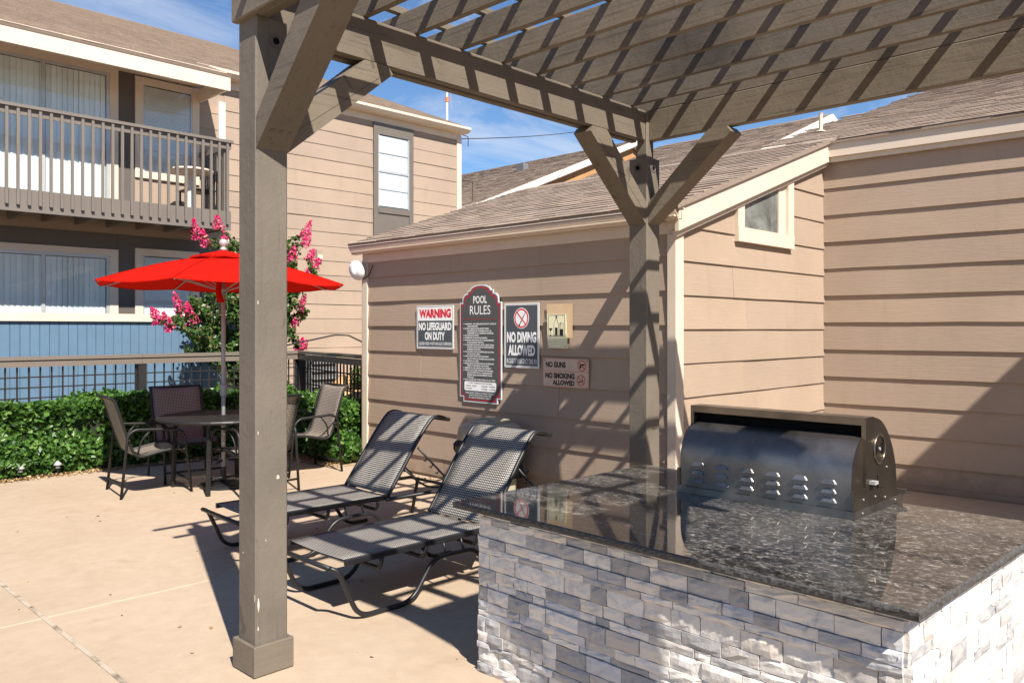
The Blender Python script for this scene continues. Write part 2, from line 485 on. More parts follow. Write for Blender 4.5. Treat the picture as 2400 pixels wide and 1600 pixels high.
M_SORANGE = flat('sign faded red', (0.52, 0.07, 0.03))
M_PATCH = flat('old unpainted patch', (0.60, 0.43, 0.26), 0.7, 0.1)

# ------------------------------------------------------------------ mesh helpers
class MB:
    def __init__(s): s.v, s.f, s.uv = [], [], {}
    def add(s, vs, fs):
        o = len(s.v); s.v += [tuple(p) for p in vs]; s.f += [tuple(i + o for i in f) for f in fs]
    def hexa(s, p):                        # 8 corners: bottom ring 0-3, top ring 4-7
        s.add(p, [(3, 2, 1, 0), (4, 5, 6, 7), (0, 1, 5, 4), (1, 2, 6, 5), (2, 3, 7, 6), (3, 0, 4, 7)])
    def box(s, x0, x1, y0, y1, z0, z1):
        s.hexa([(x0, y0, z0), (x1, y0, z0), (x1, y1, z0), (x0, y1, z0), (x0, y0, z1), (x1, y0, z1), (x1, y1, z1), (x0, y1, z1)])
    def obox(s, c, ax, ay, az, hx, hy, hz):
        c = Vector(c); ax, ay, az = Vector(ax) * hx, Vector(ay) * hy, Vector(az) * hz
        s.hexa([c - ax - ay - az, c + ax - ay - az, c + ax + ay - az, c - ax + ay - az,
                c - ax - ay + az, c + ax - ay + az, c + ax + ay + az, c - ax + ay + az])
    def bar(s, a, b, w, h, up=(0, 0, 1), bev=0.0):
        """squared bar from a to b: w across, h along 'up'; bev chamfers the long edges"""
        a, b = Vector(a), Vector(b); d = (b - a).normalized(); up = Vector(up)
        sd = d.cross(up).normalized(); u = sd.cross(d).normalized()
        hw, hh = w / 2, h / 2
        if bev <= 0: pr = [(-hw, -hh), (hw, -hh), (hw, hh), (-hw, hh)]
        else:
            e = bev
            pr = [(-hw + e, -hh), (hw - e, -hh), (hw, -hh + e), (hw, hh - e), (hw - e, hh), (-hw + e, hh), (-hw, hh - e), (-hw, -hh + e)]
        k = len(pr)
        vs = [a + sd * x + u * y for x, y in pr] + [b + sd * x + u * y for x, y in pr]
        fs = [(i, (i + 1) % k, (i + 1) % k + k, i + k) for i in range(k)]
        fs += [tuple(range(k - 1, -1, -1)), tuple(range(k, 2 * k))]
        s.add(vs, fs)
    def tube(s, pts, r, n=8, caps=True, closed=False):
        pts = [Vector(p) for p in pts]; m = len(pts)
        rs = r if isinstance(r, (list, tuple)) else [r] * m
        t0 = None; rings = []
        for i in range(m):
            if closed: t = pts[(i + 1) % m] - pts[i - 1]
            else: t = pts[min(i + 1, m - 1)] - pts[max(i - 1, 0)]
            t.normalize()
            if t0 is None:
                a = Vector((0, 0, 1)) if abs(t.z) < 0.9 else Vector((1, 0, 0))
                nrm = t.cross(a).normalized()
            else:
                nrm = (nrm - t * nrm.dot(t))
                if nrm.length < 1e-5: nrm = t.orthogonal()
                nrm.normalize()
            t0 = t; bn = t.cross(nrm)
            rings.append([pts[i] + (nrm * math.cos(2 * PI * j / n) + bn * math.sin(2 * PI * j / n)) * rs[i] for j in range(n)])
        vs = [p for q in rings for p in q]; fs = []
        for i in range(m if closed else m - 1):
            i2 = (i + 1) % m
            for j in range(n):
                k = (j + 1) % n
                fs.append((i * n + j, i * n + k, i2 * n + k, i2 * n + j))
        if caps and not closed:
            fs += [tuple(range(n - 1, -1, -1)), tuple(range((m - 1) * n, m * n))]
        s.add(vs, fs)
    def lathe(s, prof, c=(0, 0, 0), n=20, ax=None):
        c = Vector(c); q = Vector((0, 0, 1)).rotation_difference(Vector(ax)) if ax is not None else None
        vs, fs = [], []
        for r, z in prof:
            for j in range(n):
                p = Vector((r * math.cos(2 * PI * j / n), r * math.sin(2 * PI * j / n), z))
                if q: p = q @ p
                vs.append(c + p)
        m = len(prof)
        for i in range(m - 1):
            for j in range(n):
                k = (j + 1) % n
                fs.append((i * n + j, i * n + k, (i + 1) * n + k, (i + 1) * n + j))
        fs += [tuple(range(n - 1, -1, -1)), tuple(range((m - 1) * n, m * n))]
        s.add(vs, fs)
    def prism(s, poly, fn, d0, d1):
        """poly of (u,v); fn(u,v,d)->xyz; extruded from d0 to d1"""
        k = len(poly)
        vs = [fn(u, v, d0) for u, v in poly] + [fn(u, v, d1) for u, v in poly]
        fs = [(i, (i + 1) % k, (i + 1) % k + k, i + k) for i in range(k)]
        fs += [tuple(range(k - 1, -1, -1)), tuple(range(k, 2 * k))]
        s.add(vs, fs)
    def build(s, name, m, parent=None, smooth=False, off=None):
        o = bpy.data.objects.new(name, s.mesh(name, m, off if off is not None else root_loc(parent), smooth))
        COL.objects.link(o)
        if parent is not None: o.parent = parent
        return o
    def mesh(s, name, m, off=(0, 0, 0), smooth=False):
        me = bpy.data.meshes.new(name)
        ox, oy, oz = off
        me.from_pydata([(x - ox, y - oy, z - oz) for x, y, z in s.v], [], s.f)
        if m is not None: me.materials.append(m)
        if smooth: me.polygons.foreach_set('use_smooth', [True] * len(me.polygons))
        me.update()
        if s.uv:
            ul = me.uv_layers.new(name='UVMap')
            for lp in me.loops: ul.data[lp.index].uv = s.uv.get(lp.vertex_index, (0, 0))
        fix_normals(me)
        return me
import bmesh
def fix_normals(me):
    if len(me.polygons) > 6000: return
    bm = bmesh.new(); bm.from_mesh(me)
    bmesh.ops.recalc_face_normals(bm, faces=bm.faces)
    bm.to_mesh(me); bm.free()
def root_loc(p):
    if p is None: return (0, 0, 0)
    while p.parent is not None: p = p.parent
    return tuple(p.location)
def tag(o, label=None, cat=None, group=None, kind=None):
    if label: o['label'] = label
    if cat: o['category'] = cat
    if group: o['group'] = group
    if kind: o['kind'] = kind
    return o
def thing(name, loc, label, cat, group=None, rz=0):
    o = bpy.data.objects.new(name, None); COL.objects.link(o)
    o.empty_display_size = 0.2; o.location = loc; o.rotation_euler = (0, 0, rz)
    return tag(o, label, cat, group)
def link_mesh(name, me, parent, loc=(0, 0, 0), rot=(0, 0, 0), scale=(1, 1, 1)):
    o = bpy.data.objects.new(name, me); COL.objects.link(o)
    o.parent = parent; o.location = loc; o.rotation_euler = rot; o.scale = scale
    return o
def copy_tree(o, parent=None):
    c = o.copy(); COL.objects.link(c); c.parent = parent
    for ch in list(o.children): copy_tree(ch, c)
    return c
def catmull(pts, k=5, closed=False):
    P = [Vector(p) for p in pts]; out = []
    n = len(P)
    for i in range(n if closed else n - 1):
        if closed: a, b, c, d = P[i - 1], P[i], P[(i + 1) % n], P[(i + 2) % n]
        else: a, b, c, d = P[max(i - 1, 0)], P[i], P[i + 1], P[min(i + 2, n - 1)]
        for j in range(k):
            t = j / k
            out.append(0.5 * ((2 * b) + (c - a) * t + (2 * a - 5 * b + 4 * c - d) * t * t + (3 * b - a - 3 * c + d) * t ** 3))
    if not closed: out.append(P[-1])
    return out
def fillet(pts, r, k=5):
    """polyline with its corners rounded"""
    P = [Vector(p) for p in pts]; out = [P[0]]
    for i in range(1, len(P) - 1):
        a, b, c = P[i - 1], P[i], P[i + 1]
        da, dc = (a - b), (c - b)
        q = min(r, da.length * 0.48, dc.length * 0.48)
        p0, p1 = b + da.normalized() * q, b + dc.normalized() * q
        for j in range(k + 1):
            t = j / k
            out.append(p0 * (1 - t) ** 2 + b * 2 * t * (1 - t) + p1 * t * t)
    out.append(P[-1])
    return out
def clip_poly(poly, a, b, c):
    """keep a*u + b*v <= c"""
    out = []; k = len(poly)
    for i in range(k):
        p, q = poly[i], poly[(i + 1) % k]
        fp, fq = a * p[0] + b * p[1] - c, a * q[0] + b * q[1] - c
        if fp <= 0: out.append(p)
        if (fp < 0 < fq) or (fq < 0 < fp):
            t = fp / (fp - fq); out.append((p[0] + (q[0] - p[0]) * t, p[1] + (q[1] - p[1]) * t))
    return out

def lap_siding(root, origin, du, nrm, length, z0, z1, expo, m, openings=(), clip=None, joint=3.66, seed=0, butt=0.020, first=0.0):
    """lap siding: every board its own object, proud at the butt edge, split at butt joints and openings"""
    rs = random.Random(seed)
    O, du, nrm = Vector(origin), Vector(du).normalized(), Vector(nrm).normalized()
    z = z0 + first - (expo if first > 0 else 0)
    row = 0
    while z < z1 - 0.01:
        a, b = max(z, z0), min(z + expo, z1)
        cuts = [0.0]
        x = rs.uniform(0.25, 0.95) * joint
        while x < length - 0.25: cuts.append(x); x += joint
        cuts.append(length)
        segs = list(zip(cuts[:-1], cuts[1:]))
        for (u0, u1, w0, w1) in openings:
            if w0 < b - 0.005 and w1 > a + 0.005:
                if w0 <= a + 0.02 and w1 >= b - 0.02:
                    ns = []
                    for s0, s1 in segs:
                        if u1 <= s0 or u0 >= s1: ns.append((s0, s1)); continue
                        if u0 - s0 > 0.02: ns.append((s0, u0))
                        if s1 - u1 > 0.02: ns.append((u1, s1))
                    segs = ns
        for s0, s1 in segs:
            g = 0.0012
            poly = [(s0 + g, a), (s1 - g, a), (s1 - g, b), (s0 + g, b)]
            if clip: poly = clip_poly(poly, *clip)
            if len(poly) < 3: continue
            mb = MB()
            wob = rs.uniform(-0.002, 0.002)
            k = len(poly)
            def dep(v): return butt + wob - (butt - 0.005) * (v - z) / expo
            if k == 4 and not (clip and any(abs(q[1] - a) > 1e-6 and abs(q[1] - b) > 1e-6 for q in poly)) and s1 - s0 > 0.6 and b - a > 0.12:
                nc = max(2, int((poly[1][0] - poly[0][0]) / 0.42)); ul, ur = poly[0][0], poly[1][0]; tl, tr_ = poly[3][0], poly[2][0]
                A_, B_, C_, D_ = [], [], [], []
                for i in range(nc + 1):
                    f_ = i / nc; ub, ut = ul + (ur - ul) * f_, tl + (tr_ - tl) * f_
                    dz, dd = (rs.uniform(-0.0022, 0.0022), rs.uniform(-0.0028, 0.0028)) if 0 < i < nc else (0, 0)
                    A_.append(O + du * ub + nrm * (dep(a) + dd) + Vector((0, 0, a + dz)))
                    B_.append(O + du * ut + nrm * (dep(b) + dd * 0.3) + Vector((0, 0, b)))
                    C_.append(O + du * ub + nrm * -0.004 + Vector((0, 0, a + dz))); D_.append(O + du * ut + nrm * -0.004 + Vector((0, 0, b)))
                q_ = nc + 1
                fs = []
                for i in range(nc):
                    fs += [(i, i + 1, q_ + i + 1, q_ + i), (2 * q_ + i, 2 * q_ + i + 1, i + 1, i), (q_ + i, q_ + i + 1, 3 * q_ + i + 1, 3 * q_ + i)]
                fs += [(0, q_, 3 * q_, 2 * q_), (nc, 2 * q_ + nc, 3 * q_ + nc, q_ + nc)]
                mb.add(A_ + B_ + C_ + D_, fs)
                mb.build('siding_board', m, root)
                continue
            vs = [O + du * u + nrm * dep(v) + Vector((0, 0, v)) for u, v in poly] + [O + du * u + nrm * -0.004 + Vector((0, 0, v)) for u, v in poly]
            fs = [(i, (i + 1) % k, (i + 1) % k + k, i + k) for i in range(k)] + [tuple(range(k - 1, -1, -1)), tuple(range(k, 2 * k))]
            mb.add(vs, fs)
            mb.build('siding_board', m, root)
        z += expo; row += 1

TABS = {}
def shingle_roof(root, origin, eu, ev, width, length, expo=0.14, nind=0, seed=0, clipfn=None, tabw=(0.17, 0.33), thick=0.0075, mat_=None):
    """courses of tabs: eu along the eave, ev up the slope; the nind tabs nearest the camera are single objects"""
    mat_ = mat_ or M_SHING
    rs = random.Random(seed)
    O, eu, ev = Vector(origin), Vector(eu).normalized(), Vector(ev).normalized()
    nn = eu.cross(ev).normalized()
    if nn.z < 0: nn = -nn
    tabs = []
    rows = int(length / expo)
    for r in range(rows):
        v0 = r * expo; u = -rs.uniform(0, 0.2)
        while u < width:
            w = rs.uniform(*tabw)
            a, b = max(u, 0), min(u + w - 0.004, width)
            if b - a > 0.03:
                c = O + eu * (a + b) / 2 + ev * (v0 + expo / 2)
                if clipfn is None or clipfn(c):
                    tabs.append((c.length, a, b, v0, rs.uniform(0.7, 1.4), rs.uniform(-0.004, 0.003)))
            u += w
    tabs.sort(key=lambda t: t[0])
    rest = MB()
    for i, (d, a, b, v0, th, jit) in enumerate(tabs):
        t = thick * th
        lo, hi = v0 + jit, v0 + expo + 0.03
        ps = [O + eu * a + ev * lo, O + eu * b + ev * lo, O + eu * b + ev * hi - nn * 0.004, O + eu * a + ev * hi - nn * 0.004]
        top = [ps[0] + nn * t, ps[1] + nn * t, ps[2] + nn * 0.002, ps[3] + nn * 0.002]
        fs = [(4, 5, 6, 7), (0, 1, 5, 4), (1, 2, 6, 5), (3, 0, 4, 7)]
        if i < nind:
            mb = MB(); mb.add(ps + top, fs); mb.build('shingle', mat_, root)
        else: rest.add(ps + top, fs)
    if rest.v:
        o = rest.build('shingle_field', mat_, root); o['kind'] = 'stuff'
    deck = MB()
    deck.obox(O + eu * width / 2 + ev * length / 2 - nn * 0.022, eu, ev, nn, width / 2, length / 2, 0.02)
    if clipfn is None: deck.build('roof_deck', M_SHING, root)

def leaf_cloud(mb, rs, c, nrm, size):
    """one leaf: a folded four-sided blade"""
    n = Vector(nrm).normalized()
    t = n.orthogonal().normalized()
    t.rotate(Matrix.Rotation(rs.uniform(0, 2 * PI), 3, n))
    b = n.cross(t)
    L, w = size * rs.uniform(0.7, 1.25), size * rs.uniform(0.35, 0.5)
    c = Vector(c)
    k = len(mb.v)
    mb.v += [tuple(c - t * L * 0.5), tuple(c + b * w + n * w * 0.25), tuple(c + t * L * 0.5 - n * L * 0.12), tuple(c - b * w + n * w * 0.25)]
    mb.f += [(k, k + 1, k + 2), (k, k + 2, k + 3)]
def rvec(rs):
    while True:
        v = Vector((rs.uniform(-1, 1), rs.uniform(-1, 1), rs.uniform(-1, 1)))
        if 0.05 < v.length < 1: return v.normalized()

# ------------------------------------------------------------------ ground and deck
g = MB(); g.add([(-300, -300, -0.06), (400, -300, -0.06), (400, 400, -0.06), (-300, 400, -0.06)], [(0, 1, 2, 3)])
tag(g.build('ground', M_GROUND), kind='structure')
JX, JY = 1.40, 5.0                                         # joint lines of the deck
deck = bpy.data.objects.new('pool_deck', None); COL.objects.link(deck); tag(deck, kind='structure')
def slab(x0, x1, y0, y1):
    m = MB()
    def C(x, y, z): return (x, y, z)
    e = 0.006
    m.add([C(x0, y0, -0.05), C(x1, y0, -0.05), C(x1, y1, -0.05), C(x0, y1, -0.05),
           C(x0, y0, -e), C(x1, y0, -e), C(x1, y1, -e), C(x0, y1, -e),
           C(x0 + e, y0 + e, 0), C(x1 - e, y0 + e, 0), C(x1 - e, y1 - e, 0), C(x0 + e, y1 - e, 0)],
          [(3, 2, 1, 0), (0, 1, 5, 4), (1, 2, 6, 5), (2, 3, 7, 6), (3, 0, 4, 7),
           (4, 5, 9, 8), (5, 6, 10, 9), (6, 7, 11, 10), (7, 4, 8, 11), (8, 9, 10, 11)])
    m.build('slab', M_CONC, deck)
slab(JX + 0.012, 14.0, -14, JY - 0.004); slab(JX + 0.012, 5.655, JY + 0.004, 9.70)
slab(-14, JX - 0.012, -14, JY - 0.004); slab(-14, JX - 0.012, JY + 0.004, 9.70)
m = MB(); m.box(JX - 0.012, JX + 0.012, -14, 9.7, -0.05, -0.003); m.build('expansion_joint', M_JOINT, deck)
m = MB(); m.box(-14, 14, JY - 0.004, JY + 0.004, -0.05, -0.004); m.build('control_joint', M_JOINT, deck)
m = MB(); m.add([(-14, 9.70, -0.02), (5.9, 9.70, -0.02), (5.9, 13.7, -0.02), (-14, 13.7, -0.02)], [(0, 1, 2, 3)])
m.add([(5.25, 8.0, 0.004), (5.66, 8.0, 0.004), (5.9, 9.9, 0.004), (5.05, 9.72, 0.004)], [(0, 1, 2, 3)])
tag(m.build('planting_bed', M_EARTH), kind='structure')
m = MB(); m.add([(5.9, 8.01, -0.03), (16, 8.01, -0.03), (16, 13.7, -0.03), (5.9, 13.7, -0.03)], [(0, 1, 2, 3)])
tag(m.build('gravel_bed', M_GRAVEL), kind='structure')
# dry leaves along the hedge foot
rs = random.Random(5); m = MB()
for i in range(900):
    x = rs.uniform(1.2, 5.2); y = 9.72 + rs.gauss(0, 0.06)
    leaf_cloud(m, rs, (x, y, 0.008 + rs.uniform(0, 0.012)), (rs.gauss(0, 0.4), rs.gauss(0, 0.4), 1), 0.035)
for i in range(500):
    t = rs.random(); leaf_cloud(m, rs, (5.1 + 0.35 * rs.random() + 0.1 * t, 9.6 - 1.5 * t, 0.012 + rs.uniform(0, 0.02)), (rs.gauss(0, 0.4), rs.gauss(0, 0.4), 1), 0.04)
for i in range(170):
    x, y = rs.uniform(-1.5, 5.4), rs.uniform(2.4, 9.6)
    leaf_cloud(m, rs, (x, y, 0.004), (rs.gauss(0, 0.25), rs.gauss(0, 0.25), 1), rs.choice((0.010, 0.014, 0.02, 0.03)))
for i in range(260):
    leaf_cloud(m, rs, (5.60 - abs(rs.gauss(0, 0.05)), rs.uniform(3.8, 8.0), 0.006), (rs.gauss(0, 0.4), rs.gauss(0, 0.4), 1), rs.choice((0.015, 0.025, 0.03)))
tag(m.build('leaf_litter', M_LITTER), kind='stuff')

# ------------------------------------------------------------------ pool house (sign wall, window wall, long wall)
XA, YB, XC, YF = 5.66, 3.70, 8.50, 8.0
EXP = 0.283
ph = thing('pool_house', (XA, YB, 0), 'tan lap sided pool house with brown shingle roof beside the grill', 'building')
PA = 0.34                                                  # roof pitch
EV = Vector((1, 0, PA)).normalized()
ZE = 2.547                                                  # roof height at the eave line
XE = XA - 0.150
# cores behind the boards
m = MB(); m.box(XA, XC + 0.15, YB, YF - 0.02, 0, 2.42); m.build('wall_core', M_SIDE_Y, ph)
m = MB(); m.prism([(XA, 2.421), (XC + 0.15, 2.421), (XC + 0.15, 3.48)], lambda u, v, d: (u, d, v), YB + 0.001, YF - 0.021); m.build('wall_core', M_SIDE_X, ph)
CD = Vector((0.052, -1, 0)).normalized(); CN = Vector((-1, -0.052, 0)).normalized()
CL = 6.2
p0 = Vector((XC, YB, 0)); p1 = p0 + CD * CL
m = MB(); m.hexa([(p0.x, p0.y, 0), (p1.x, p1.y, 0), (p1.x + 4, p1.y, 0), (p0.x + 4, p0.y, 0), (p0.x, p0.y, 3.4), (p1.x, p1.y, 3.4), (p1.x + 4, p1.y, 3.4), (p0.x + 4, p0.y, 3.4)])
m.build('wall_core', M_SIDE_Y, ph)
# sign wall: boards run along y, seen from -x
lap_siding(ph, (XA, YF, 0), (0, -1, 0), (-1, 0, 0), YF - YB, 0.03, 2.375, EXP, M_SIDE_Y, joint=3.4, seed=3, butt=0.022, first=0.185)
# window wall
WX0, WX1, WZ0 = 6.61, 7.71, 2.385
lap_siding(ph, (XA, YB, 0), (1, 0, 0), (0, -1, 0), XC - XA, 0.03, 3.5, EXP, M_SIDE_X,
           openings=[(WX0 - XA, WX1 - XA, WZ0, 3.4)], clip=(-PA, 1, ZE - 0.235 + PA * (XA - XE)), joint=3.3, seed=9, first=0.15)
# long wall
lap_siding(ph, (XC, YB, 0), CD, CN, CL, 0.05, 3.42, EXP, M_SIDE_Y, joint=9, seed=4, butt=0.024, first=0.20)
# corner boards
def cb(x0, x1, y0, y1, z0, z1, m_=None, name='corner_board', parent=ph):
    q = MB(); q.box(x0, x1, y0, y1, z0, z1); return q.build(name, m_ or M_CREAM, parent)
cb(XA - 0.030, XA + 0.085, YB - 0.034, YB - 0.004, 0.02, 2.40)
cb(XA - 0.034, XA - 0.004, YB - 0.0335, YB + 0.045, 0.02, 2.37)
cb(XA - 0.034, XA - 0.004, YF - 0.085, YF + 0.006, 0.02, 2.37)
cb(XA - 0.030, XA + 0.1, YF - 0.016, YF + 0.022, 0.02, 2.40)
q = MB(); q.bar((XC - 0.026, YB - 0.026, 0.03), (XC - 0.026, YB - 0.026, 3.28), 0.042, 0.042); q.build('corner_board', M_SIDE_Y, ph)
# eave: frieze, soffit, gutter
cb(XA - 0.028, XA - 0.003, YB - 0.03, YF + 0.01, 2.375, 2.50, M_CREAM, 'frieze_board')
cb(XA - 0.145, XA - 0.028, YB - 0.09, YF + 0.10, 2.497, 2.512, M_CREAM, 'soffit')
gt = MB()
prof = [(0.0, 0.0), (-0.055, 0.0), (-0.078, 0.045), (-0.090, 0.055), (-0.090, 0.088), (-0.084, 0.088), (-0.084, 0.06), (-0.074, 0.05), (-0.052, 0.006), (-0.006, 0.006), (-0.006, 0.09), (0.0, 0.09)]
gt.prism(prof, lambda u, v, d: (XA - 0.045 + u, d, 2.475 + v), YB - 0.10, YF + 0.12)
gt.build('gutter', M_CREAM, ph)
gc = MB(); gc.prism([(0, 0), (-0.055, 0), (-0.078, 0.045), (-0.090, 0.055), (-0.090, 0.088), (0, 0.09)], lambda u, v, d: (XA - 0.045 + u, d, 2.475 + v), YF + 0.121, YF + 0.126)
gc.build('gutter_cap', M_CREAM, ph)
cb(XA - 0.148, XA - 0.02, YB - 0.11, YF + 0.13, 2.5655, 2.572, M_WHITE, 'drip_edge')
# rake boards over the window wall
def rake(y0, y1, x0, x1, zt, h, name='rake_board', mt=None, parent=ph, pitch=PA, xe=XE, ze=ZE):
    q = MB()
    q.prism([(x0, ze + pitch * (x0 - xe) + zt - h), (x1, ze + pitch * (x1 - xe) + zt - h), (x1, ze + pitch * (x1 - xe) + zt), (x0, ze + pitch * (x0 - xe) + zt)],
            lambda u, v, d: (u, d, v), y0, y1)
    return q.build(name, mt or M_CREAM, parent)
rake(YB - 0.10, YB - 0.065, XA - 0.09, XC - 0.004, 0.0, 0.185)
rake(YB - 0.062, YB - 0.024, XA - 0.06, XC - 0.004, -0.186, 0.050, 'rake_trim')
rake(YB - 0.0645, YB + 0.02, XA - 0.06, XC - 0.004, -0.004, 0.17, 'rake_backing')
# long wall fascia and trims
def along_c(off, zt, zb, th, name, mt, l0=0.0, l1=CL):
    a = p0 + CD * l0 + CN * off; b = p0 + CD * l1 + CN * off
    q = MB(); q.bar((a.x, a.y, (zt + zb) / 2), (b.x, b.y, (zt + zb) / 2), th, zt - zb); return q.build(name, mt, ph)
along_c(0.085, 3.545, 3.395, 0.03, 'fascia_board', M_CREAM, 0.06)
along_c(0.05, 3.394, 3.345, 0.03, 'frieze_trim', M_CREAM, 0.03)
along_c(0.032, 3.545, 3.396, 0.07, 'fascia_backing', M_CREAM, 0.03)
along_c(0.045, 0.055, 0.005, 0.03, 'base_trim', M_SIDE_Y, 0.0)
# window in the window wall
win = MB()
def zl(x): return ZE + PA * (x - XE) - 0.245
win.prism([(WX0, WZ0), (WX1, WZ0), (WX1, zl(WX1)), (WX0, zl(WX0))], lambda u, v, d: (u, d, v), YB - 0.003, YB + 0.004)
wo_ = win.build('window', M_ROOM, ph)
def wf(poly, y0, y1, name, mt=M_CREAM):
    q = MB(); q.prism(poly, lambda u, v, d: (u, d, v), y0, y1); return q.build(name, mt, wo_)
GX0, GX1, GZ0 = 6.727, 7.43, 2.515
wf([(WX0, WZ0), (WX1, WZ0), (WX1, GZ0), (WX0, GZ0)], YB - 0.055, YB - 0.004, 'sill')
wf([(WX0, GZ0 + .001), (GX0, GZ0 + .001), (GX0, zl(GX0)), (WX0, zl(WX0))], YB - 0.05, YB - 0.004, 'frame')
wf([(GX1 + 0.16, GZ0 + .001), (WX1, GZ0 + .001), (WX1, zl(WX1)), (GX1 + 0.16, zl(GX1 + 0.16))], YB - 0.05, YB - 0.004, 'frame')
wf([(GX1, GZ0 + .001), (GX1 + 0.05, GZ0 + .001), (GX1 + 0.05, zl(GX1 + .05)), (GX1, zl(GX1))], YB - 0.028, YB - 0.004, 'frame')
wf([(GX1 + 0.0505, GZ0 + .001), (GX1 + 0.159, GZ0 + .001), (GX1 + 0.159, zl(GX1 + .159)), (GX1 + 0.0505, zl(GX1 + .05))], YB - 0.02, YB - 0.004, 'frame')
wf([(GX0 + .0005, GZ0 + .001), (GX1 - .0005, GZ0 + .001), (GX1 - .0005, zl(GX1) - .002), (GX0 + .0005, zl(GX0) - .002)], YB - 0.016, YB - 0.012, 'pane', M_FROST)
# roof: near field single shingles, rest joined
SL = math.sqrt(1 + PA * PA)
shingle_roof(ph, (XE, YB - 0.125, ZE + 0.048), (0, 1, 0), EV, YF + 0.14 - (YB - 0.125), (XC - XE) * SL + 0.1, 0.142, nind=296, seed=11)
m = MB(); m.hexa([(8.60, 4.25, 3.60), (10.6, 4.25, 2.9), (10.6, YF + .12, 2.9), (8.60, YF + .12, 3.60), (8.60, 4.25, 3.64), (10.6, 4.25, 2.94), (10.6, YF + .12, 2.94), (8.60, YF + .12, 3.64)]); m.build('rear_slope', M_SHING, ph)
EVC = Vector((1, 0.052, PA)).normalized()
oc = p0 + CD * CL + CN * 0.13
def croof(c):
    if c.y < 3.62 + 0.052 * (c.x - 8.5): return True
    if c.x < 8.58: return False
    return c.y < 4.20 or (c.y < 4.50 and c.x < 11.0)
shingle_roof(ph, (oc.x, oc.y, 3.562), -CD, EVC, CL + 0.85, 8.0, 0.142, nind=0, seed=13, clipfn=croof)
qd = MB(); o0 = p0 + CD * CL + CN * 0.125; o1 = p0 + CD * 0.06 + CN * 0.125; uv_ = Vector((1, 0.052, 0)).normalized()
qd.hexa([(a_.x, a_.y, z_) for z_, q_ in ((3.532, 0),) for a_ in (o0, o1)] + [tuple(a_ + uv_ * 7.8 + Vector((0, 0, 3.532 + 7.8 * PA))) for a_ in (o1, o0)] +
        [(a_.x, a_.y, 3.556) for a_ in (o0, o1)] + [tuple(a_ + uv_ * 7.8 + Vector((0, 0, 3.556 + 7.8 * PA))) for a_ in (o1, o0)])
qd.build('roof_deck', M_SHING, ph)
# two storey wing off to the right that throws the wall's big shadow
wy = -1.30
m = MB(); m.box(6.2, 16, -9, wy - 0.15, 0, 4.84); m.build('wing_wall', M_SIDE_X, ph)
m = MB(); m.prism([(wy, 5.0), (wy - 4, 6.5), (-9.2, 5.0), (-9.2, 4.85), (wy, 4.85)], lambda u, v, d: (d, u, v), 5.95, 16.2); m.build('wing_roof', M_SHING, ph)
# plumbing vent on the roof
m = MB(); m.lathe([(0.06, 0), (0.05, 0.012), (0.022, 0.02), (0.022, 0.20), (0.03, 0.22), (0.0, 0.225)], (9.4, 4.12, ZE + PA * (9.4 - XE) + 0.05), 10)
m.build('vent_pipe', M_CREAM, ph)

# ------------------------------------------------------------------ apartment building
YE = 13.74
ab = thing('apartment_building', (6, YE, 0), 'two storey tan apartment building with balcony and shingle roof behind the fence', 'building')
m = MB(); m.box(-8, 12.34, YE + 0.03, YE + 23, 0, 6.0); m.build('wall_core', M_SIDE_X, ab)
XL = -1.0
# siding right of the white post, left of the right corner
lap_siding(ab, (6.72, YE + 0.03, 0), (1, 0, 0), (0, -1, 0), 12.22 - 6.72, 0.1, 5.86, EXP, M_SIDE_X,
           openings=[(9.93 - 6.72, 10.96 - 6.72, 0.1, 5.86)], joint=30, seed=21, butt=0.016)
# recessed patio strip: boards beside and between the windows, mostly in the shade-darkened siding
lap_siding(ab, (6.257, YE + 0.03, 0), (1, 0, 0), (0, -1, 0), 0.343, 3.4, 5.5, EXP, M_SIDE_X, joint=30, seed=22, butt=0.014)
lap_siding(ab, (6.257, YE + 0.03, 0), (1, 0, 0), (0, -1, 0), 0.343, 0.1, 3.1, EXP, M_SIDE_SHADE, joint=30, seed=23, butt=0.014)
def ap(x0, x1, y0, y1, z0, z1, name, mt):
    q = MB(); q.box(x0, x1, y0, y1, z0, z1); return q.build(name, mt, ab)
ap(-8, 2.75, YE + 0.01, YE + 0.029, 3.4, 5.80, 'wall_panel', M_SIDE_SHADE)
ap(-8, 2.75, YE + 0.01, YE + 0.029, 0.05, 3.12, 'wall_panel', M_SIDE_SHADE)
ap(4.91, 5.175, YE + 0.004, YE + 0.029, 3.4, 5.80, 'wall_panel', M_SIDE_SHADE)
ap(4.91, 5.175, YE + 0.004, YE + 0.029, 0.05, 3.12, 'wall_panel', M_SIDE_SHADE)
ap(2.75, 4.91, YE + 0.010, YE + 0.029, 2.87, 3.12, 'wall_panel', M_SIDE_SHADE)
ap(5.175, 6.257, YE + 0.010, YE + 0.029, 2.92, 3.12, 'wall_panel', M_SIDE_SHADE)
ap(5.175, 6.257, YE + 0.012, YE + 0.029, 3.4, 4.08, 'wall_panel', M_SIDE_X)
ap(5.175, 6.257, YE + 0.012, YE + 0.029, 0.1, 1.2, 'wall_panel', M_SIDE_SHADE)
ap(6.60, 6.72, YE - 0.03, YE + 0.029, 3.4, 5.6, 'corner_board', M_WHITE)
ap(6.66, 6.78, YE - 0.03, YE + 0.012, 0.1, 3.2, 'corner_board', M_WHITE)
ap(12.22, 12.35, YE - 0.012, YE + 0.029, 0.1, 5.93, 'corner_board', M_CREAM)
ap(6.72, 12.35, YE - 0.004, YE + 0.029, 5.86, 6.0, 'frieze_board', M_CREAM)
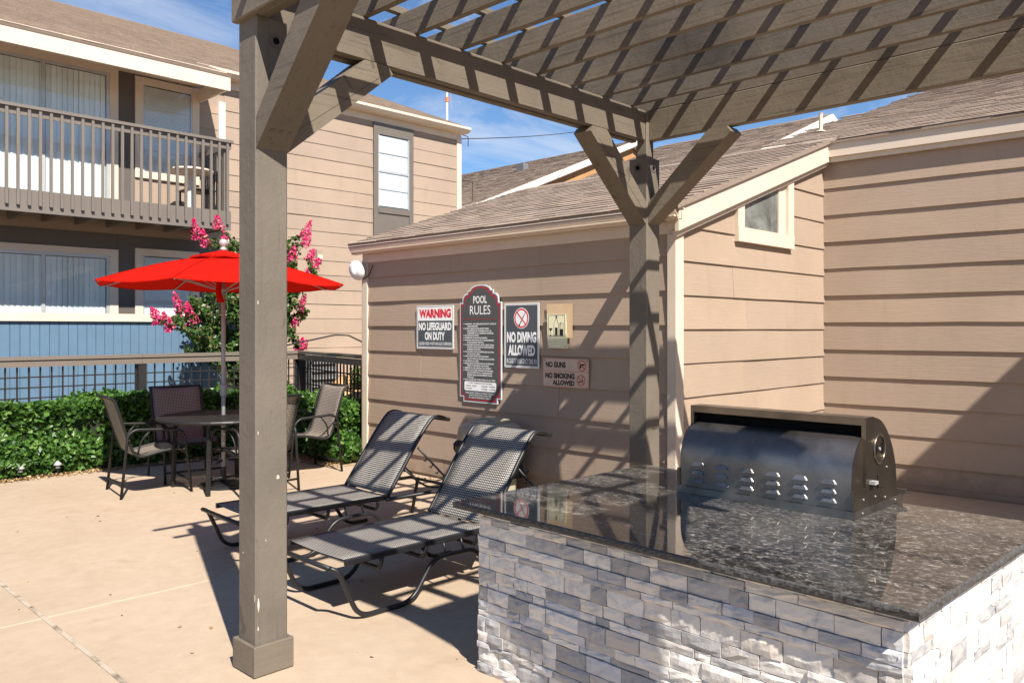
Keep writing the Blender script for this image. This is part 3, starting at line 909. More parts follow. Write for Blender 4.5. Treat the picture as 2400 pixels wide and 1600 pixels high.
def sliding_door(x0, x1, z0, z1, seed):
    xm = (x0 + x1) / 2
    q = MB(); q.box(x0 - 0.13, x1 + 0.15, YE + 0.022, YE + 0.029, z0, z1 + 0.13)
    w = q.build('sliding_door', M_ROOM, ab)
    def b(a, c, y0, y1, e, f, nm, mt):
        k = MB(); k.box(a, c, y0, y1, e, f); return k.build(nm, mt, w)
    b(x1 + 0.02, x1 + 0.15, YE - 0.022, YE + 0.0115, z0, z1 + 0.13, 'casing', M_CREAM)
    b(x0 - 0.13, x0 - 0.02, YE - 0.022, YE + 0.0115, z0, z1 + 0.13, 'casing', M_CREAM)
    b(x0 - 0.0195, x1 + 0.0195, YE - 0.022, YE + 0.0115, z1 + 0.03, z1 + 0.13, 'casing', M_CREAM)
    for a, c in ((x0 - .019, x0 + .03), (x1 - .03, x1 + .019)): b(a, c, YE - 0.018, YE + 0.0112, z0, z1 + .0295, 'frame', M_WINFR)
    b(x0 + .0305, x1 - .0305, YE - 0.018, YE + 0.0112, z1 - .02, z1 + .0295, 'frame', M_WINFR)
    b(xm - .025, xm + .025, YE - 0.024, YE - 0.008, z0, z1 - .0205, 'frame', M_WINFR)
    b(x0 + .031, xm - .026, YE - 0.013, YE - 0.010, z0, z1 - .021, 'pane', M_GLASS)
    b(xm + .026, x1 - .031, YE - 0.016, YE - 0.013, z0, z1 - .021, 'pane', M_GLASS)
    rs = random.Random(seed)
    x = x0 + 0.035
    while x < x1 - 0.06:
        k = MB(); a = 0.17 + rs.uniform(-0.06, 0.06)
        k.obox((x + 0.04, YE + 0.006, (z0 + z1) / 2), (math.cos(a), math.sin(a), 0), (-math.sin(a), math.cos(a), 0), (0, 0, 1), 0.0405, 0.0008, (z1 - z0) / 2 - 0.03)
        # slats hang just behind the glass
        k.build('blind_slat', M_BLIND, w); x += 0.0785
sliding_door(2.88, 4.76, 3.40, 5.66, 1)
sliding_door(2.88, 4.76, 0.55, 2.74, 2)
sliding_door(-0.2, 1.7, 3.40, 5.66, 3)
sliding_door(-0.2, 1.7, 0.55, 2.74, 4)
def sash_window(x0, x1, z0, z1, cas, mt, blind, name='window', zc=0.12, pitch=0.05, drop=1.0):
    q = MB(); q.box(x0 - cas, x1 + cas, YE + 0.012, YE + 0.028, z0 - zc, z1 + zc)
    w = q.build(name, M_ROOM, ab)
    def b(a, c, y0, y1, e, f, nm, m_):
        k = MB(); k.box(a, c, y0, y1, e, f); return k.build(nm, m_, w)
    b(x0 - cas, x0 - .001, YE - 0.022, YE + 0.0115, z0 - zc, z1 + zc, 'casing', mt)
    b(x1 + .001, x1 + cas, YE - 0.022, YE + 0.0115, z0 - zc, z1 + zc, 'casing', mt)
    b(x0, x1, YE - 0.022, YE + 0.0115, z1 + .001, z1 + zc, 'casing', mt)
    b(x0, x1, YE - 0.030, YE + 0.0115, z0 - zc, z0 - .001, 'sill', mt)
    zm = (z0 + z1) / 2
    b(x0, x1, YE - 0.016, YE + 0.006, zm - .025, zm + .02, 'meeting_rail', M_WINFR)
    for zz in ((z0 + zm) / 2, (zm + z1) / 2): b(x0 + .026, x1 - .026, YE - 0.012, YE - 0.004, zz - .008, zz + .008, 'muntin', M_WINFR)
    for a, c in ((x0, x0 + .025), (x1 - .025, x1)): b(a, c, YE - 0.015, YE + 0.005, z0, z1, 'frame', M_WINFR)
    for e, f in ((z0, zm - .026), (zm + .021, z1)): b(x0 + .0255, x1 - .0255, YE - 0.010, YE - 0.007, e, f, 'pane', M_GLASS)
    k = MB(); z = z1 - 0.03
    while z > z1 - (z1 - z0) * drop + 0.02:
        k.obox(((x0 + x1) / 2, YE + 0.0035, z), (1, 0, 0), (0, 0.5, 0.87), (0, -0.87, 0.5), (x1 - x0) / 2 - 0.03, pitch * 0.55 if pitch < 0.02 else 0.0125, 0.0005)
        z -= 0.022
    k.build('mini_blind', blind, w)
    return w
sash_window(5.30, 6.126, 4.20, 5.62, 0.125, M_CREAM, M_BLINDW)
sash_window(5.30, 6.126, 1.3, 2.80, 0.125, M_CREAM, M_BLINDW)
ew = sash_window(10.04, 10.85, 4.12, 5.62, 0.11, M_GREYTRIM, M_BLINDW, zc=0.12)
ap(9.93, 10.96, YE - 0.02, YE + 0.0115, 5.741, 5.858, 'trim_panel', M_GREYTRIM)
ap(9.93, 10.04, YE - 0.024, YE + 0.0115, 0.1, 3.999, 'trim_panel', M_GREYTRIM)
ap(10.85, 10.96, YE - 0.024, YE + 0.0115, 0.1, 3.999, 'trim_panel', M_GREYTRIM)
ap(10.041, 10.849, YE - 0.006, YE + 0.0115, 0.1, 3.999, 'trim_panel', M_GREYTRIM)
# roof, porch roof, fascia and gutter
RP = 0.40
ZR, YR = 6.115, 13.50
EVE = Vector((0, 1, RP)).normalized(); SLE = math.sqrt(1 + RP * RP)
shingle_roof(ab, (6.28, YR, ZR), (1, 0, 0), EVE, 12.40 - 6.28, 11.8 * SLE, 0.15, seed=31)
shingle_roof(ab, (-8, 12.60, ZR - RP * (YR - 12.60) - 0.004), (1, 0, 0), EVE, 14.285, 12.7 * SLE, 0.15, seed=32)
m = MB(); m.prism([(YR + 0.3, ZR), (YR + 11.78, ZR + RP * 11.78 - 0.1), (YE + 23, ZR)], lambda u, v, d: (d, u, v), 12.28, 12.38); m.build('gable_wall', M_SIDE_X, ab)
m = MB(); m.hexa([(-8, YR + 11.8, ZR + RP * 11.8 - .06), (12.4, YR + 11.8, ZR + RP * 11.8 - .06), (12.4, YE + 23.4, ZR), (-8, YE + 23.4, ZR),
                  (-8, YR + 11.8, ZR + RP * 11.8 + .01), (12.4, YR + 11.8, ZR + RP * 11.8 + .01), (12.4, YE + 23.4, ZR + .07), (-8, YE + 23.4, ZR + .07)]); m.build('rear_roof', M_SHING, ab)
ap(-8, 6.275, 12.625, 12.66, 5.49, 5.735, 'fascia_board', M_CREAM)
ap(6.235, 6.274, 12.661, YE - 0.03, 5.51, 5.73, 'fascia_board', M_CREAM)
ap(-8, 6.234, 12.665, YE + 0.005, 5.77, 5.79, 'porch_ceiling', M_CREAM)
gt = MB(); gt.prism([(0.0, 0.0), (-0.07, 0.0), (-0.10, 0.05), (-0.125, 0.06), (-0.125, 0.11), (-0.11, 0.11), (-0.10, 0.07), (-0.06, 0.01), (-0.01, 0.01), (-0.01, 0.12), (0, 0.12)],
                     lambda u, v, d: (d, YR + 0.10 + u, 6.005 + v), 6.10, 12.42); gt.build('gutter', M_CREAM, ab)
ap(6.72, 12.42, YR + 0.101, YE - 0.005, 6.002, 6.012, 'soffit', M_CREAM)
# downpipe-like vent cover on the siding
vb = thing('vent_cover', (8.62, YE - 0.02, 3.02), 'small white vent cover on the tan siding above the pool house gutter', 'vent')
m = MB(); m.box(8.57, 8.69, YE - 0.05, YE + 0.012, 2.94, 3.13); m.build('housing', M_SIDE_X, vb)
m = MB(); m.box(8.58, 8.68, YE - 0.07, YE - 0.051, 2.95, 3.03); m.build('hood', M_CREAM, vb)

# balcony
bal = MB(); BX0, BX1, BY = -8.0, 6.29, 12.64
bal.box(BX0, BX1, BY + 0.041, YE - 0.002, 3.41, 3.45)
bo = bal.build('balcony', M_BALC, ab)
def bb(x0, x1, y0, y1, z0, z1, name, mt=M_BALC):
    q = MB(); q.box(x0, x1, y0, y1, z0, z1); return q.build(name, mt, bo)
bb(BX0, BX1, BY, BY + 0.04, 3.21, 3.52, 'rim_joist')
bb(BX1 - 0.04, BX1, BY + 0.041, YE - 0.01, 3.22, 3.405, 'rim_joist')
x = BX0 + 0.3
while x < BX1 - 0.1:
    bb(x, x + 0.045, BY + 0.042, YE - 0.004, 3.22, 3.408, 'joist'); x += 0.46
bb(BX0, BX1 + 0.02, BY - 0.055, BY + 0.05, 4.63, 4.675, 'handrail')
bb(BX0, BX1, BY - 0.010, BY + 0.028, 4.532, 4.629, 'handrail')
bb(BX1 - 0.10, BX1 - 0.01, BY + 0.0405, BY + 0.13, 3.45, 4.62, 'post')
bb(BX1 - 0.05, BX1, BY + 0.131, YE - 0.01, 4.55, 4.64, 'handrail')
x = BX1 - 0.075
balm = None
while x > 2.2:
    q = MB(); q.box(x - 0.019, x + 0.019, BY - 0.041, BY - 0.0105, 3.30, 4.6295)
    q.build('baluster', M_BALC, bo); x -= 0.137
y = BY + 0.3
while y < YE - 0.1:
    bb(BX1 - 0.035, BX1, y, y + 0.036, 3.45, 4.549, 'baluster'); y += 0.132
# balcony table and chair
bt = thing('balcony_table', (5.80, 13.05, 3.45), 'small white pedestal table standing on the upper balcony', 'table')
m = MB(); m.lathe([(0.02, 0.0), (0.34, 0.0), (0.36, 0.02), (0.35, 0.045), (0.20, 0.075), (0.0, 0.08)], (5.80, 13.05, 4.14), 20); m.build('tabletop', M_CREAM, bt)
m = MB(); m.lathe([(0.20, 0.0), (0.19, 0.03), (0.07, 0.10), (0.06, 0.40), (0.075, 0.68), (0.10, 0.69)], (5.80, 13.05, 3.45), 16); m.build('pedestal', M_WHITE, bt)
bch = thing('balcony_chair', (6.0, 13.3, 3.45), 'dark slatted chair at the right end of the upper balcony', 'chair')
for sx in (-1, 1):
    for sy in (-1, 1):
        m = MB(); m.tube([(6.02 + sx * 0.2, 13.3 + sy * 0.2, 3.45), (6.02 + sx * 0.2, 13.3 + sy * 0.2, 3.88 if sx < 0 else 4.5)], 0.017, 6); m.build('leg', M_BLACKMET, bch)
m = MB(); m.box(5.80, 6.24, 13.08, 13.52, 3.88, 3.91); m.build('seat', M_BLACKMET, bch)
for k in range(5):
    m = MB(); m.box(6.212, 6.228, 13.12 + 0.075 * k, 13.165 + 0.075 * k, 3.91, 4.5); m.build('slat', M_BLACKMET, bch)

# patio wall in front of the ground floor: blue boards under a white cap
pw = thing('patio_wall', (4, 12.1, 0), 'blue painted board wall with a wide white cap behind the fence', 'wall')
x = -1.0
while x < 6.45:
    m = MB()
    m.prism([(x, 12.10), (x + 0.004, 12.094), (x + 0.110, 12.094), (x + 0.114, 12.10), (x + 0.114, 12.12), (x, 12.12)], lambda u, v, d: (u, v, d), 0.02, 1.70)
    m.build('board', M_BLUE, pw); x += 0.117
m = MB(); m.box(-1.02, 6.47, 12.1205, 12.20, 0.0, 1.70); m.build('backing', M_SIDE_SHADE, pw)
m = MB(); m.box(6.38, 6.47, 12.201, YE - 0.035, 0.0, 1.70); m.build('return_wall', M_BLUE, pw)
m = MB(); m.box(-1.1, 6.53, 12.05, 12.25, 1.702, 1.81); m.build('cap', M_CREAM, pw)

# ------------------------------------------------------------------ gable roofed buildings beyond
def gable_house(xl, xr, yf, yb, zeave, pitch, label, wallmat, seed, both=True):
    root = thing('house', ((xl + xr) / 2, (yf + yb) / 2, 0), label, 'building', None)
    xm = (xl + xr) / 2; zp = zeave + pitch * (xm - xl)
    m = MB(); m.prism([(xl + .4, 0), (xr - .4, 0), (xr - .4, zeave), (xm, zp - .18), (xl + .4, zeave)], lambda u, v, d: (u, d, v), yf + .15, yb - .15); m.build('wall', wallmat, root)
    ev = Vector((1, 0, pitch)).normalized(); L = (xm - xl) * math.sqrt(1 + pitch * pitch)
    shingle_roof(root, (xl, yf, zeave + .02), (0, 1, 0), ev, yb - yf, L, 0.16, seed=seed, tabw=(0.25, 0.5), thick=0.014)
    m = MB(); m.hexa([(xm, yf, zp - .05), (xr, yf, zeave - .05), (xr, yb, zeave - .05), (xm, yb, zp - .05), (xm, yf, zp + .03), (xr, yf, zeave + .03), (xr, yb, zeave + .03), (xm, yb, zp + .03)]); m.build('roof_slope', M_SHING, root)
    for s, xs in ((1, xl), (-1, xr)):
        m = MB(); m.prism([(xs, zeave - .22), (xm, zp - .22), (xm, zp + .015), (xs, zeave + .015)], lambda u, v, d: (u, d, v), yf - .06, yf - .002); m.build('rake_board', M_WHITE, root)
        m = MB(); m.prism([(xs, zeave - .26), (xm, zp - .26), (xm, zp - .20), (xs, zeave - .20)], lambda u, v, d: (u, d, v), yf - .002, yf + .10); m.build('rake_trim', M_CREAM, root)
    m = MB(); m.box(xl - .10, xl, yf, yb, zeave - .12, zeave + .01); m.build('gutter', M_CREAM, root)
    m = MB(); m.box(xl + .02, xl + .38, yf, yb, zeave - .25, zeave - .22); m.build('soffit', M_CREAM, root)
    return root
hF = gable_house(18.3, 35.6, 19.5, 40, 5.72, 0.40, 'far gabled building with pale rake board and orange gable wall left of the pergola post', M_ORANGE, 41)
m = MB(); m.box(24.3, 24.6, 23.2, 23.6, 8.1, 8.45); m.build('roof_vent', M_ACGREY, hF)
hG = gable_house(20.2, 36.8, 12.1, 19.2, 5.9, 0.395, 'gabled building with white rake board rising behind the pool house roof', M_SIDE_X, 42)

# antenna, cables
an = thing('antenna_mast', (26.3, 30.3, 0), 'slim white antenna mast with an orange band rising behind the apartment roof', 'antenna')
m = MB(); m.tube([(26.3, 30.3, 0), (26.3, 30.3, 13.4)], 0.05, 8); m.build('mast', M_SWHITE, an)
m = MB(); m.tube([(26.3, 30.3, 12.75), (26.3, 30.3, 12.98)], 0.09, 8); m.build('band', M_ORANGEP, an)
m = MB(); m.tube([(26.2, 30.3, 13.2), (26.45, 30.2, 13.15), (26.5, 30.2, 12.4)], 0.018, 5); m.build('whip', M_ALU, an)
def cable(a, b, sag, r, label, name='power_cable'):
    a, b = Vector(a), Vector(b)
    m = MB(); m.tube([a.lerp(b, t / 16) - Vector((0, 0, sag * 4 * (t / 16) * (1 - t / 16))) for t in range(17)], r, 5)
    o = m.build(name, M_CABLE); return tag(o, label, 'cable')
cable((12.40, 13.86, 5.93), (32.96, 23.5, 12.0), 0.25, 0.011, 'thin power cable crossing the blue sky left of the pergola post')
br = thing('wall_bracket', (12.55, YE, 5.6), 'thin dark wire brackets on the apartment corner against the sky', 'bracket')
m = MB(); m.tube(fillet([(12.44, 13.8, 6.02), (12.62, 13.8, 6.0), (12.62, 13.8, 5.78)], 0.02), 0.010, 5); m.build('hook', M_CABLE, br)
m = MB(); m.tube(fillet([(12.44, 13.8, 4.98), (12.76, 13.8, 5.0), (12.76, 13.8, 4.55), (12.70, 13.8, 4.5), (12.44, 13.8, 4.42)], 0.02), 0.010, 5); m.build('hook', M_CABLE, br)

# ------------------------------------------------------------------ fences
FY = 10.6
fn = thing('fence', (4, FY, 0), 'long dark grid fence under brown wooden rails behind the hedge', 'fence')
def fb(x0, x1, y0, y1, z0, z1, name, mt, p=fn):
    q = MB(); q.box(x0, x1, y0, y1, z0, z1); return q.build(name, mt, p)
for xp in (-0.5, 1.79, 4.07, 6.35): fb(xp - 0.05, xp + 0.05, FY - 0.05, FY + 0.05, 0, 1.155, 'post', M_FENCEMET)
M_RAIL = trim_mat('weathered taupe rail', (0.165, 0.136, 0.110), 0.15)
for a, b in ((-0.5, 1.78), (1.784, 4.06), (4.064, 6.40)):
    fb(a, b, FY - 0.075, FY + 0.075, 1.236, 1.276, 'cap_rail', M_RAIL)
    fb(a, b, FY - 0.06, FY - 0.022, 1.157, 1.230, 'rail', M_RAIL)
fb(-0.5, 6.4, FY - 0.02, FY + 0.02, 1.158, 1.235, 'rail_core', M_FENCEMET)
x = 1.0
while x < 6.3:
    fb(x - 0.008, x + 0.008, FY - 0.008, FY + 0.008, 0.06, 1.157, 'bar', M_FENCEMET); x += 0.12
for k in range(9):
    z = 1.036 - 0.121 * k
    fb(-0.5, 6.35, FY - 0.0135, FY - 0.0085, z - 0.008, z + 0.008, 'crossbar', M_FENCEMET)
f2 = thing('fence', (6.05, 9.3, 0), 'short barred fence in tree shade between the hedge and the pool house corner', 'fence')
a, b = Vector((6.34, 10.52, 0)), Vector((5.76, 8.06, 0)); dd = (b - a)
def f2bar(t0, t1, z0, z1, w, name, mt, off=0.0):
    sd = Vector((dd.y, -dd.x, 0)).normalized() * off
    p, q_ = a + dd * t0 + sd, a + dd * t1 + sd
    q = MB(); q.bar((p.x, p.y, (z0 + z1) / 2), (q_.x, q_.y, (z0 + z1) / 2), w, z1 - z0); q.build(name, mt, f2)
f2bar(0, 1, 1.236, 1.276, 0.15, 'cap_rail', M_RAIL)
f2bar(0, 1, 1.150, 1.226, 0.04, 'rail', M_RAIL, 0.04)
f2bar(0, 1, 1.02, 1.035, 0.012, 'crossbar', M_FENCEMET); f2bar(0, 1, 0.80, 0.815, 0.012, 'crossbar', M_FENCEMET); f2bar(0, 1, 0.16, 0.18, 0.012, 'crossbar', M_FENCEMET)
for k in range(1, 21):
    p = a + dd * (k / 21)
    q = MB(); q.box(p.x - 0.008, p.x + 0.008, p.y - 0.008, p.y + 0.008, 0.04, 1.15); q.build('bar', M_FENCEMET, f2)

# things behind the side fence
ac = thing('equipment_cabinet', (7.25, 11.6, 0), 'grey louvred equipment cabinet seen through the side fence', 'cabinet')
m = MB(); m.box(7.0, 7.5, 11.4, 11.9, 0, 1.16); m.build('body', M_ACGREY, ac)
for k in range(7):
    m = MB(); m.obox((7.25, 11.385, 0.30 + 0.125 * k), (1, 0, 0), (0, 0.8, 0.6), (0, -0.6, 0.8), 0.22, 0.03, 0.004); m.build('louvre', M_ACGREY, ac)
def rough_ball(c, r, sq, seed, n=10):
    rs_ = random.Random(seed); mb = MB(); ph_ = [(rvec(rs_), rs_.uniform(0.05, 0.16)) for _ in range(9)]
    for i in range(n + 1):
        th = PI * i / n
        for j in range(2 * n):
            d = Vector((math.sin(th) * math.cos(PI * j / n), math.sin(th) * math.sin(PI * j / n), math.cos(th)))
            k = 1 + sum(a_ * max(0, d.dot(v)) ** 3 for v, a_ in ph_) - 0.2
            p = d * r * k; mb.v.append((c[0] + p.x * sq[0], c[1] + p.y * sq[1], c[2] + p.z * sq[2]))
    for i in range(n):
        for j in range(2 * n):
            q = (j + 1) % (2 * n)
            mb.f.append((i * 2 * n + j, i * 2 * n + q, (i + 1) * 2 * n + q, (i + 1) * 2 * n + j))
    return mb
for k, (c, r, sq, lb) in enumerate([((6.95, 10.15, 0.34), 0.38, (1.4, 0.8, 1.0), 'orange sandstone boulder lowest behind the side fence bars'),
                                    ((7.75, 11.1, 0.42), 0.5, (1.5, 0.8, 1.05), 'larger orange sandstone boulder farther behind the side fence')]):
    tag(rough_ball(c, r, sq, 60 + k).build('boulder', M_BOULDER, off=None), lb, 'rock', 'sandstone boulders behind the fence')
rs = random.Random(77); m = MB()
for i in range(900):
    d = rvec(rs); leaf_cloud(m, rs, Vector((7.50, 10.55, 0.85)) + Vector((d.x * 0.30, d.y * 0.30, d.z * 0.28)) * rs.uniform(0.4, 1), d, 0.055)
sb = thing('shrub', (7.50, 10.55, 0), 'small dark green shrub beside the boulders behind the fence', 'shrub')
o = m.build('foliage', M_MYRT, sb); o['kind'] = 'stuff'
m = MB(); m.tube([(7.50, 10.55, -0.03), (7.50, 10.55, 0.85)], 0.02, 6); m.build('stem', M_BARK, sb)
wc = thing('cable', (6.6, 10.6, 1.4), 'slack dark cable sagging from a bend to the pool house corner', 'cable')
m = MB(); m.tube(fillet([(5.9, 10.75, 1.30), (7.35, 11.2, 1.50), (7.6, 11.2, 1.49), (6.1, 8.35, 1.34)], 0.08), 0.013, 6); m.build('strand', M_CABLE, wc)

# ------------------------------------------------------------------ hedge, small lights, crape myrtle
def hedge(label, boxes, n, seed):
    rs = random.Random(seed)
    x0, x1, y0, y1, h = boxes[0]
    root = thing('hedge', ((x0 + x1) / 2, (y0 + y1) / 2, 0), label, 'hedge')
    lv, core = MB(), MB()
    tot = sum((b[1] - b[0]) * (b[3] - b[2]) for b in boxes)
    for (x0, x1, y0, y1, h) in boxes:
        core.box(x0 + .12, x1 - .12, y0 + .14, y1 - .14, 0.0, h - .13)
        ph = [(rs.uniform(1.5, 9), rs.uniform(0, 6), rs.uniform(0.015, 0.05)) for _ in range(5)]
        def wob(a, b): return sum(c * math.sin(f * (a + 0.7 * b) + p) for f, p, c in ph)
        k = int(n * (x1 - x0) * (y1 - y0) / tot)
        A = [('f', (x1 - x0) * h), ('l', (y1 - y0) * h), ('t', (x1 - x0) * (y1 - y0)), ('r', (y1 - y0) * h * 0.4)]
        sA = sum(q[1] for q in A)
        for i in range(k):
            r = rs.random() * sA; f = 't'
            for nm, ar in A:
                if r < ar: f = nm; break
                r -= ar
            dep = abs(rs.gauss(0, 0.065))
            if f == 't':
                x, y = rs.uniform(x0, x1), rs.uniform(y0, y1); z = h + wob(x, y) - dep + (0.05 * rs.random() ** 6)
                nv = Vector((0, -0.25, 1))
            else:
                z = h * rs.random() ** 0.8
                inset = 0.10 * max(0, 1 - z / 0.16) + wob(z * 2.3, rs.random() * 0.2) * 0.8
                if f == 'f': x = rs.uniform(x0, x1); y = y0 + dep + inset + wob(x, z); nv = Vector((0, -1, 0.55))
                elif f == 'l': y = rs.uniform(y0, y1); x = x0 + dep + inset + wob(y, z); nv = Vector((-1, 0, 0.55))
                else: y = rs.uniform(y0, y1); x = x1 - dep - inset + wob(y, z); nv = Vector((1, 0, 0.5))
            leaf_cloud(lv, rs, (x, y, max(0.015, z)), nv + rvec(rs) * 1.25, 0.066)
    o = lv.build('foliage', M_HEDGE, root); o['kind'] = 'stuff'
    core.build('dark_core', M_HEDGE_CORE, root)  # solid dark boxes standing in for the shaded inside of the hedge
    return root
hedge('clipped glossy green hedge along the long grid fence', [(-1.5, 5.05, 9.80, 10.42, 0.80)], 30000, 1)
hedge('clipped green hedge block against the pool house corner', [(5.40, 5.98, 8.12, 10.3, 0.72)], 11000, 2)
for k, (x, y, lb) in enumerate([(2.50, 9.765, 'silver capped garden light at the hedge foot, left one'), (2.86, 9.76, 'silver capped garden light at the hedge foot, right one')]):
    t = thing('garden_light', (x, y, 0), lb, 'garden light', 'garden lights at the hedge foot')
    m = MB(); m.lathe([(0.042, 0.0), (0.040, 0.010), (0.010, 0.042), (0.0, 0.045)], (x, y, 0.115), 12); m.build('cap', M_ALU, t)
    m = MB(); m.lathe([(0.024, 0.0), (0.028, 0.036)], (x, y, 0.078), 10); m.build('lens', M_ACGREY, t)
    m = MB(); m.tube([(x, y, -0.01), (x, y, 0.08)], 0.008, 6); m.build('stake', M_BLACKMET, t)

def crape_myrtle():
    rs = random.Random(19)
    base = Vector((5.75, 11.25, 0))
    root = thing('crape_myrtle', base, 'crape myrtle tree with bright pink blossoms behind the red umbrella', 'tree')
    tr, tw, lv = MB(), MB(), MB()
    tips = []
    main = [(-0.95, -0.25, 1.62), (-0.62, 0.05, 1.95), (-0.25, -0.2, 2.35), (0.05, 0.2, 2.45), (0.42, -0.05, 2.55), (0.75, 0.12, 2.0), (0.55, -0.3, 1.62), (-0.35, 0.25, 1.75), (0.15, -0.35, 1.95), (0.3, 0.3, 2.2), (-0.05, 0.0, 2.7), (1.0, 0.0, 2.85), (0.98, -0.1, 2.35), (0.9, 0.1, 1.8), (-0.75, -0.3, 1.5)]
    for i, (dx, dy, z) in enumerate(main):
        b0 = base + Vector((rs.uniform(-.1, .1), rs.uniform(-.1, .1), 0))
        end = base + Vector((dx, dy, z))
        mid = b0.lerp(end, 0.5) + Vector((-dx * 0.22, -dy * 0.2, 0.1))
        path = catmull([b0, mid, end], 6)
        tr.tube(path, [0.03 * (1 - 0.75 * t / 12) for t in range(13)], 6)
        for j in range(13):
            t = rs.uniform(0.45, 1.0); p = path[int(t * 12)]
            d = rvec(rs); d.z = abs(d.z) * 0.6 + 0.25
            q = p + d.normalized() * rs.uniform(0.22, 0.42)
            q.z = max(q.z, 1.05)
            tw.tube([p, p.lerp(q, 0.5) + rvec(rs) * 0.03, q], [0.008, 0.006, 0.003], 4)
            tips.append((q, (q - p).normalized()))
            for k in range(78):
                s = rs.uniform(0.1, 1.15)
                c = p.lerp(q, s) + rvec(rs) * rs.uniform(0, 0.11)
                leaf_cloud(lv, rs, c, rvec(rs) + Vector((-0.2, -0.6, 0.6)), 0.062)
    tr.build('trunk', M_BARK, root, smooth=True)
    o = tw.build('twigs', M_BARK, root); o['kind'] = 'stuff'
    o = lv.build('foliage', M_MYRT, root); o['kind'] = 'stuff'
    # blossom panicles at the ends of the longest shoots
    spots = [(-1.36, -.30, 1.78), (-1.20, -.28, 1.70), (-1.02, -.2, 1.95), (-0.85, -.2, 1.82), (-.72, -.1, 3.0), (-.40, -.1, 3.12), (-.30, -.1, 2.86), (1.05, -.1, 3.14), (1.02, -.15, 2.98), (.80, -.1, 2.76), (.78, -.15, 2.66), (1.22, -.1, 2.62),
             (.52, -.2, 2.86), (1.12, -.1, 2.75), (1.05, -.1, 2.45), (1.02, 0, 2.0), (.85, 0, 1.62), (1.0, .1, 1.78), (.93, -.1, 1.35), (.98, -.1, 1.28), (.44, -.2, 2.62), (-.60, -.1, 2.88)]
    for (dx, dy, z) in spots:
        c = base + Vector((dx, dy, z)); f = MB()
        ax = Vector((dx * 0.4, -0.1, 1)).normalized(); L = rs.uniform(0.2, 0.34)
        near = min(tips, key=lambda t: (t[0] - c).length)[0]
        for k in range(150):
            s = rs.random(); rad = 0.095 * math.sqrt(max(0.02, 1 - s)) * (0.4 + 0.6 * rs.random())
            d = rvec(rs); d = (d - ax * d.dot(ax)).normalized()
            leaf_cloud(f, rs, c + ax * L * (s - 0.5) + d * rad, d + rvec(rs) * 0.8, 0.036)
        f.build('flower_cluster', M_FLOWER, root)['kind'] = 'stuff'
        st = MB(); st.tube([near, near.lerp(c, 0.5) + Vector((0, 0, -0.03)), c - ax * L * 0.4], [0.006, 0.005, 0.004], 4); st.build('flower_stem', M_BARK, root)
        ex = MB()
        for k in range(80):
            leaf_cloud(ex, rs, near.lerp(c - ax * 0.08, rs.random()) + rvec(rs) * rs.uniform(0, 0.075), rvec(rs) + Vector((-0.2, -0.5, 0.6)), 0.055)
        o = ex.build('shoot_leaves', M_MYRT, root); o['kind'] = 'stuff'
crape_myrtle()

# ------------------------------------------------------------------ pergola
pg = thing('pergola', (3.5, 1.3, 0), 'taupe timber pergola with slatted top shading the grill counter', 'pergola')
PHI = R(0.4)
PX, PY = Vector((math.cos(PHI), math.sin(PHI), 0)), Vector((-math.sin(PHI), math.cos(PHI), 0))
PO = Vector((1.84, 3.455, 0))                               # near left corner of the first post
PS = 0.165
def pp(u, v, z=0.0): q = PO + PX * u + PY * v; return Vector((q.x, q.y, z))
def pbar(a, b, w, h, name, mt, bev=0.006, up=(0, 0, 1), parent=pg):
    m = MB(); m.bar(a, b, w, h, up, bev); return m.build(name, mt, parent)
LX, LY = 3.285, 3.42                                          # outer size of the frame
ZB, ZT = 2.985, 3.207                                         # beam bottom / top
posts = {}
for (u, v) in ((0, 0), (LX - PS, 0), (0, -LY + PS), (LX - PS, -LY + PS)):
    a = pp(u + PS / 2, v + PS / 2, 0.0); b = pp(u + PS / 2, v + PS / 2, 3.04 if u < 1 else 2.86)
    m = MB(); m.bar(a, b, PS, PS, PY, 0.008); po = m.build('post', M_TZ, pg); posts[(u, v)] = po
    if u > 1:                                                # notched upper end between the beams
        a2 = pp(u + 0.055, v + 0.055, 2.861); b2 = pp(u + 0.055, v + 0.055, 3.20)
        m = MB(); m.bar(a2, b2, 0.09, 0.09, PY, 0.006); m.build('post_tenon', M_TZ, po)
        a2 = pp(u + 0.126, v + 0.126, 2.861); b2 = pp(u + 0.126, v + 0.126, ZB - 0.001)
        m = MB(); m.bar(a2, b2, 0.075, 0.075, PY, 0.004); m.build('post_tenon', M_TZ, po)
    # base boards wrapped round the foot
    t = 0.019; e = 0.14
    for (p, q) in (((u - t, v - t / 2), (u + PS + t, v - t / 2)), ((u - t, v + PS + t / 2), (u + PS + t, v + PS + t / 2)),
                   ((u - t / 2, v + .0005), (u - t / 2, v + PS - .0005)), ((u + PS + t / 2, v + .0005), (u + PS + t / 2, v + PS - .0005))):
        m = MB(); m.bar(pp(*p, e / 2 + 0.004), pp(*q, e / 2 + 0.004), t, e, (0, 0, 1), 0.003); m.build('base_board', M_TX, po)
    # bolt holes with washers below the joint
    if v == 0:
        for nrm, cc in ((-PY, pp(u + PS / 2 + (0.02 if u < 1 else 0.0), v, 2.945 if u < 1 else 2.79)), (-PX, pp(u, v + PS / 2, 2.79))):
            if u < 1 and nrm == -PX: continue
            m = MB(); m.lathe([(0.034, 0.0), (0.034, 0.002), (0.022, 0.0025), (0.020, 0.0005), (0.0, 0.0004)], cc + nrm * 0.0005, 16, nrm); m.build('washer', M_BOLT, po)
            m = MB(); m.lathe([(0.016, 0.0), (0.016, 0.0028), (0.0, 0.003)], cc + nrm * 0.0008, 12, nrm); m.build('bolt_hole', M_VOID, po)
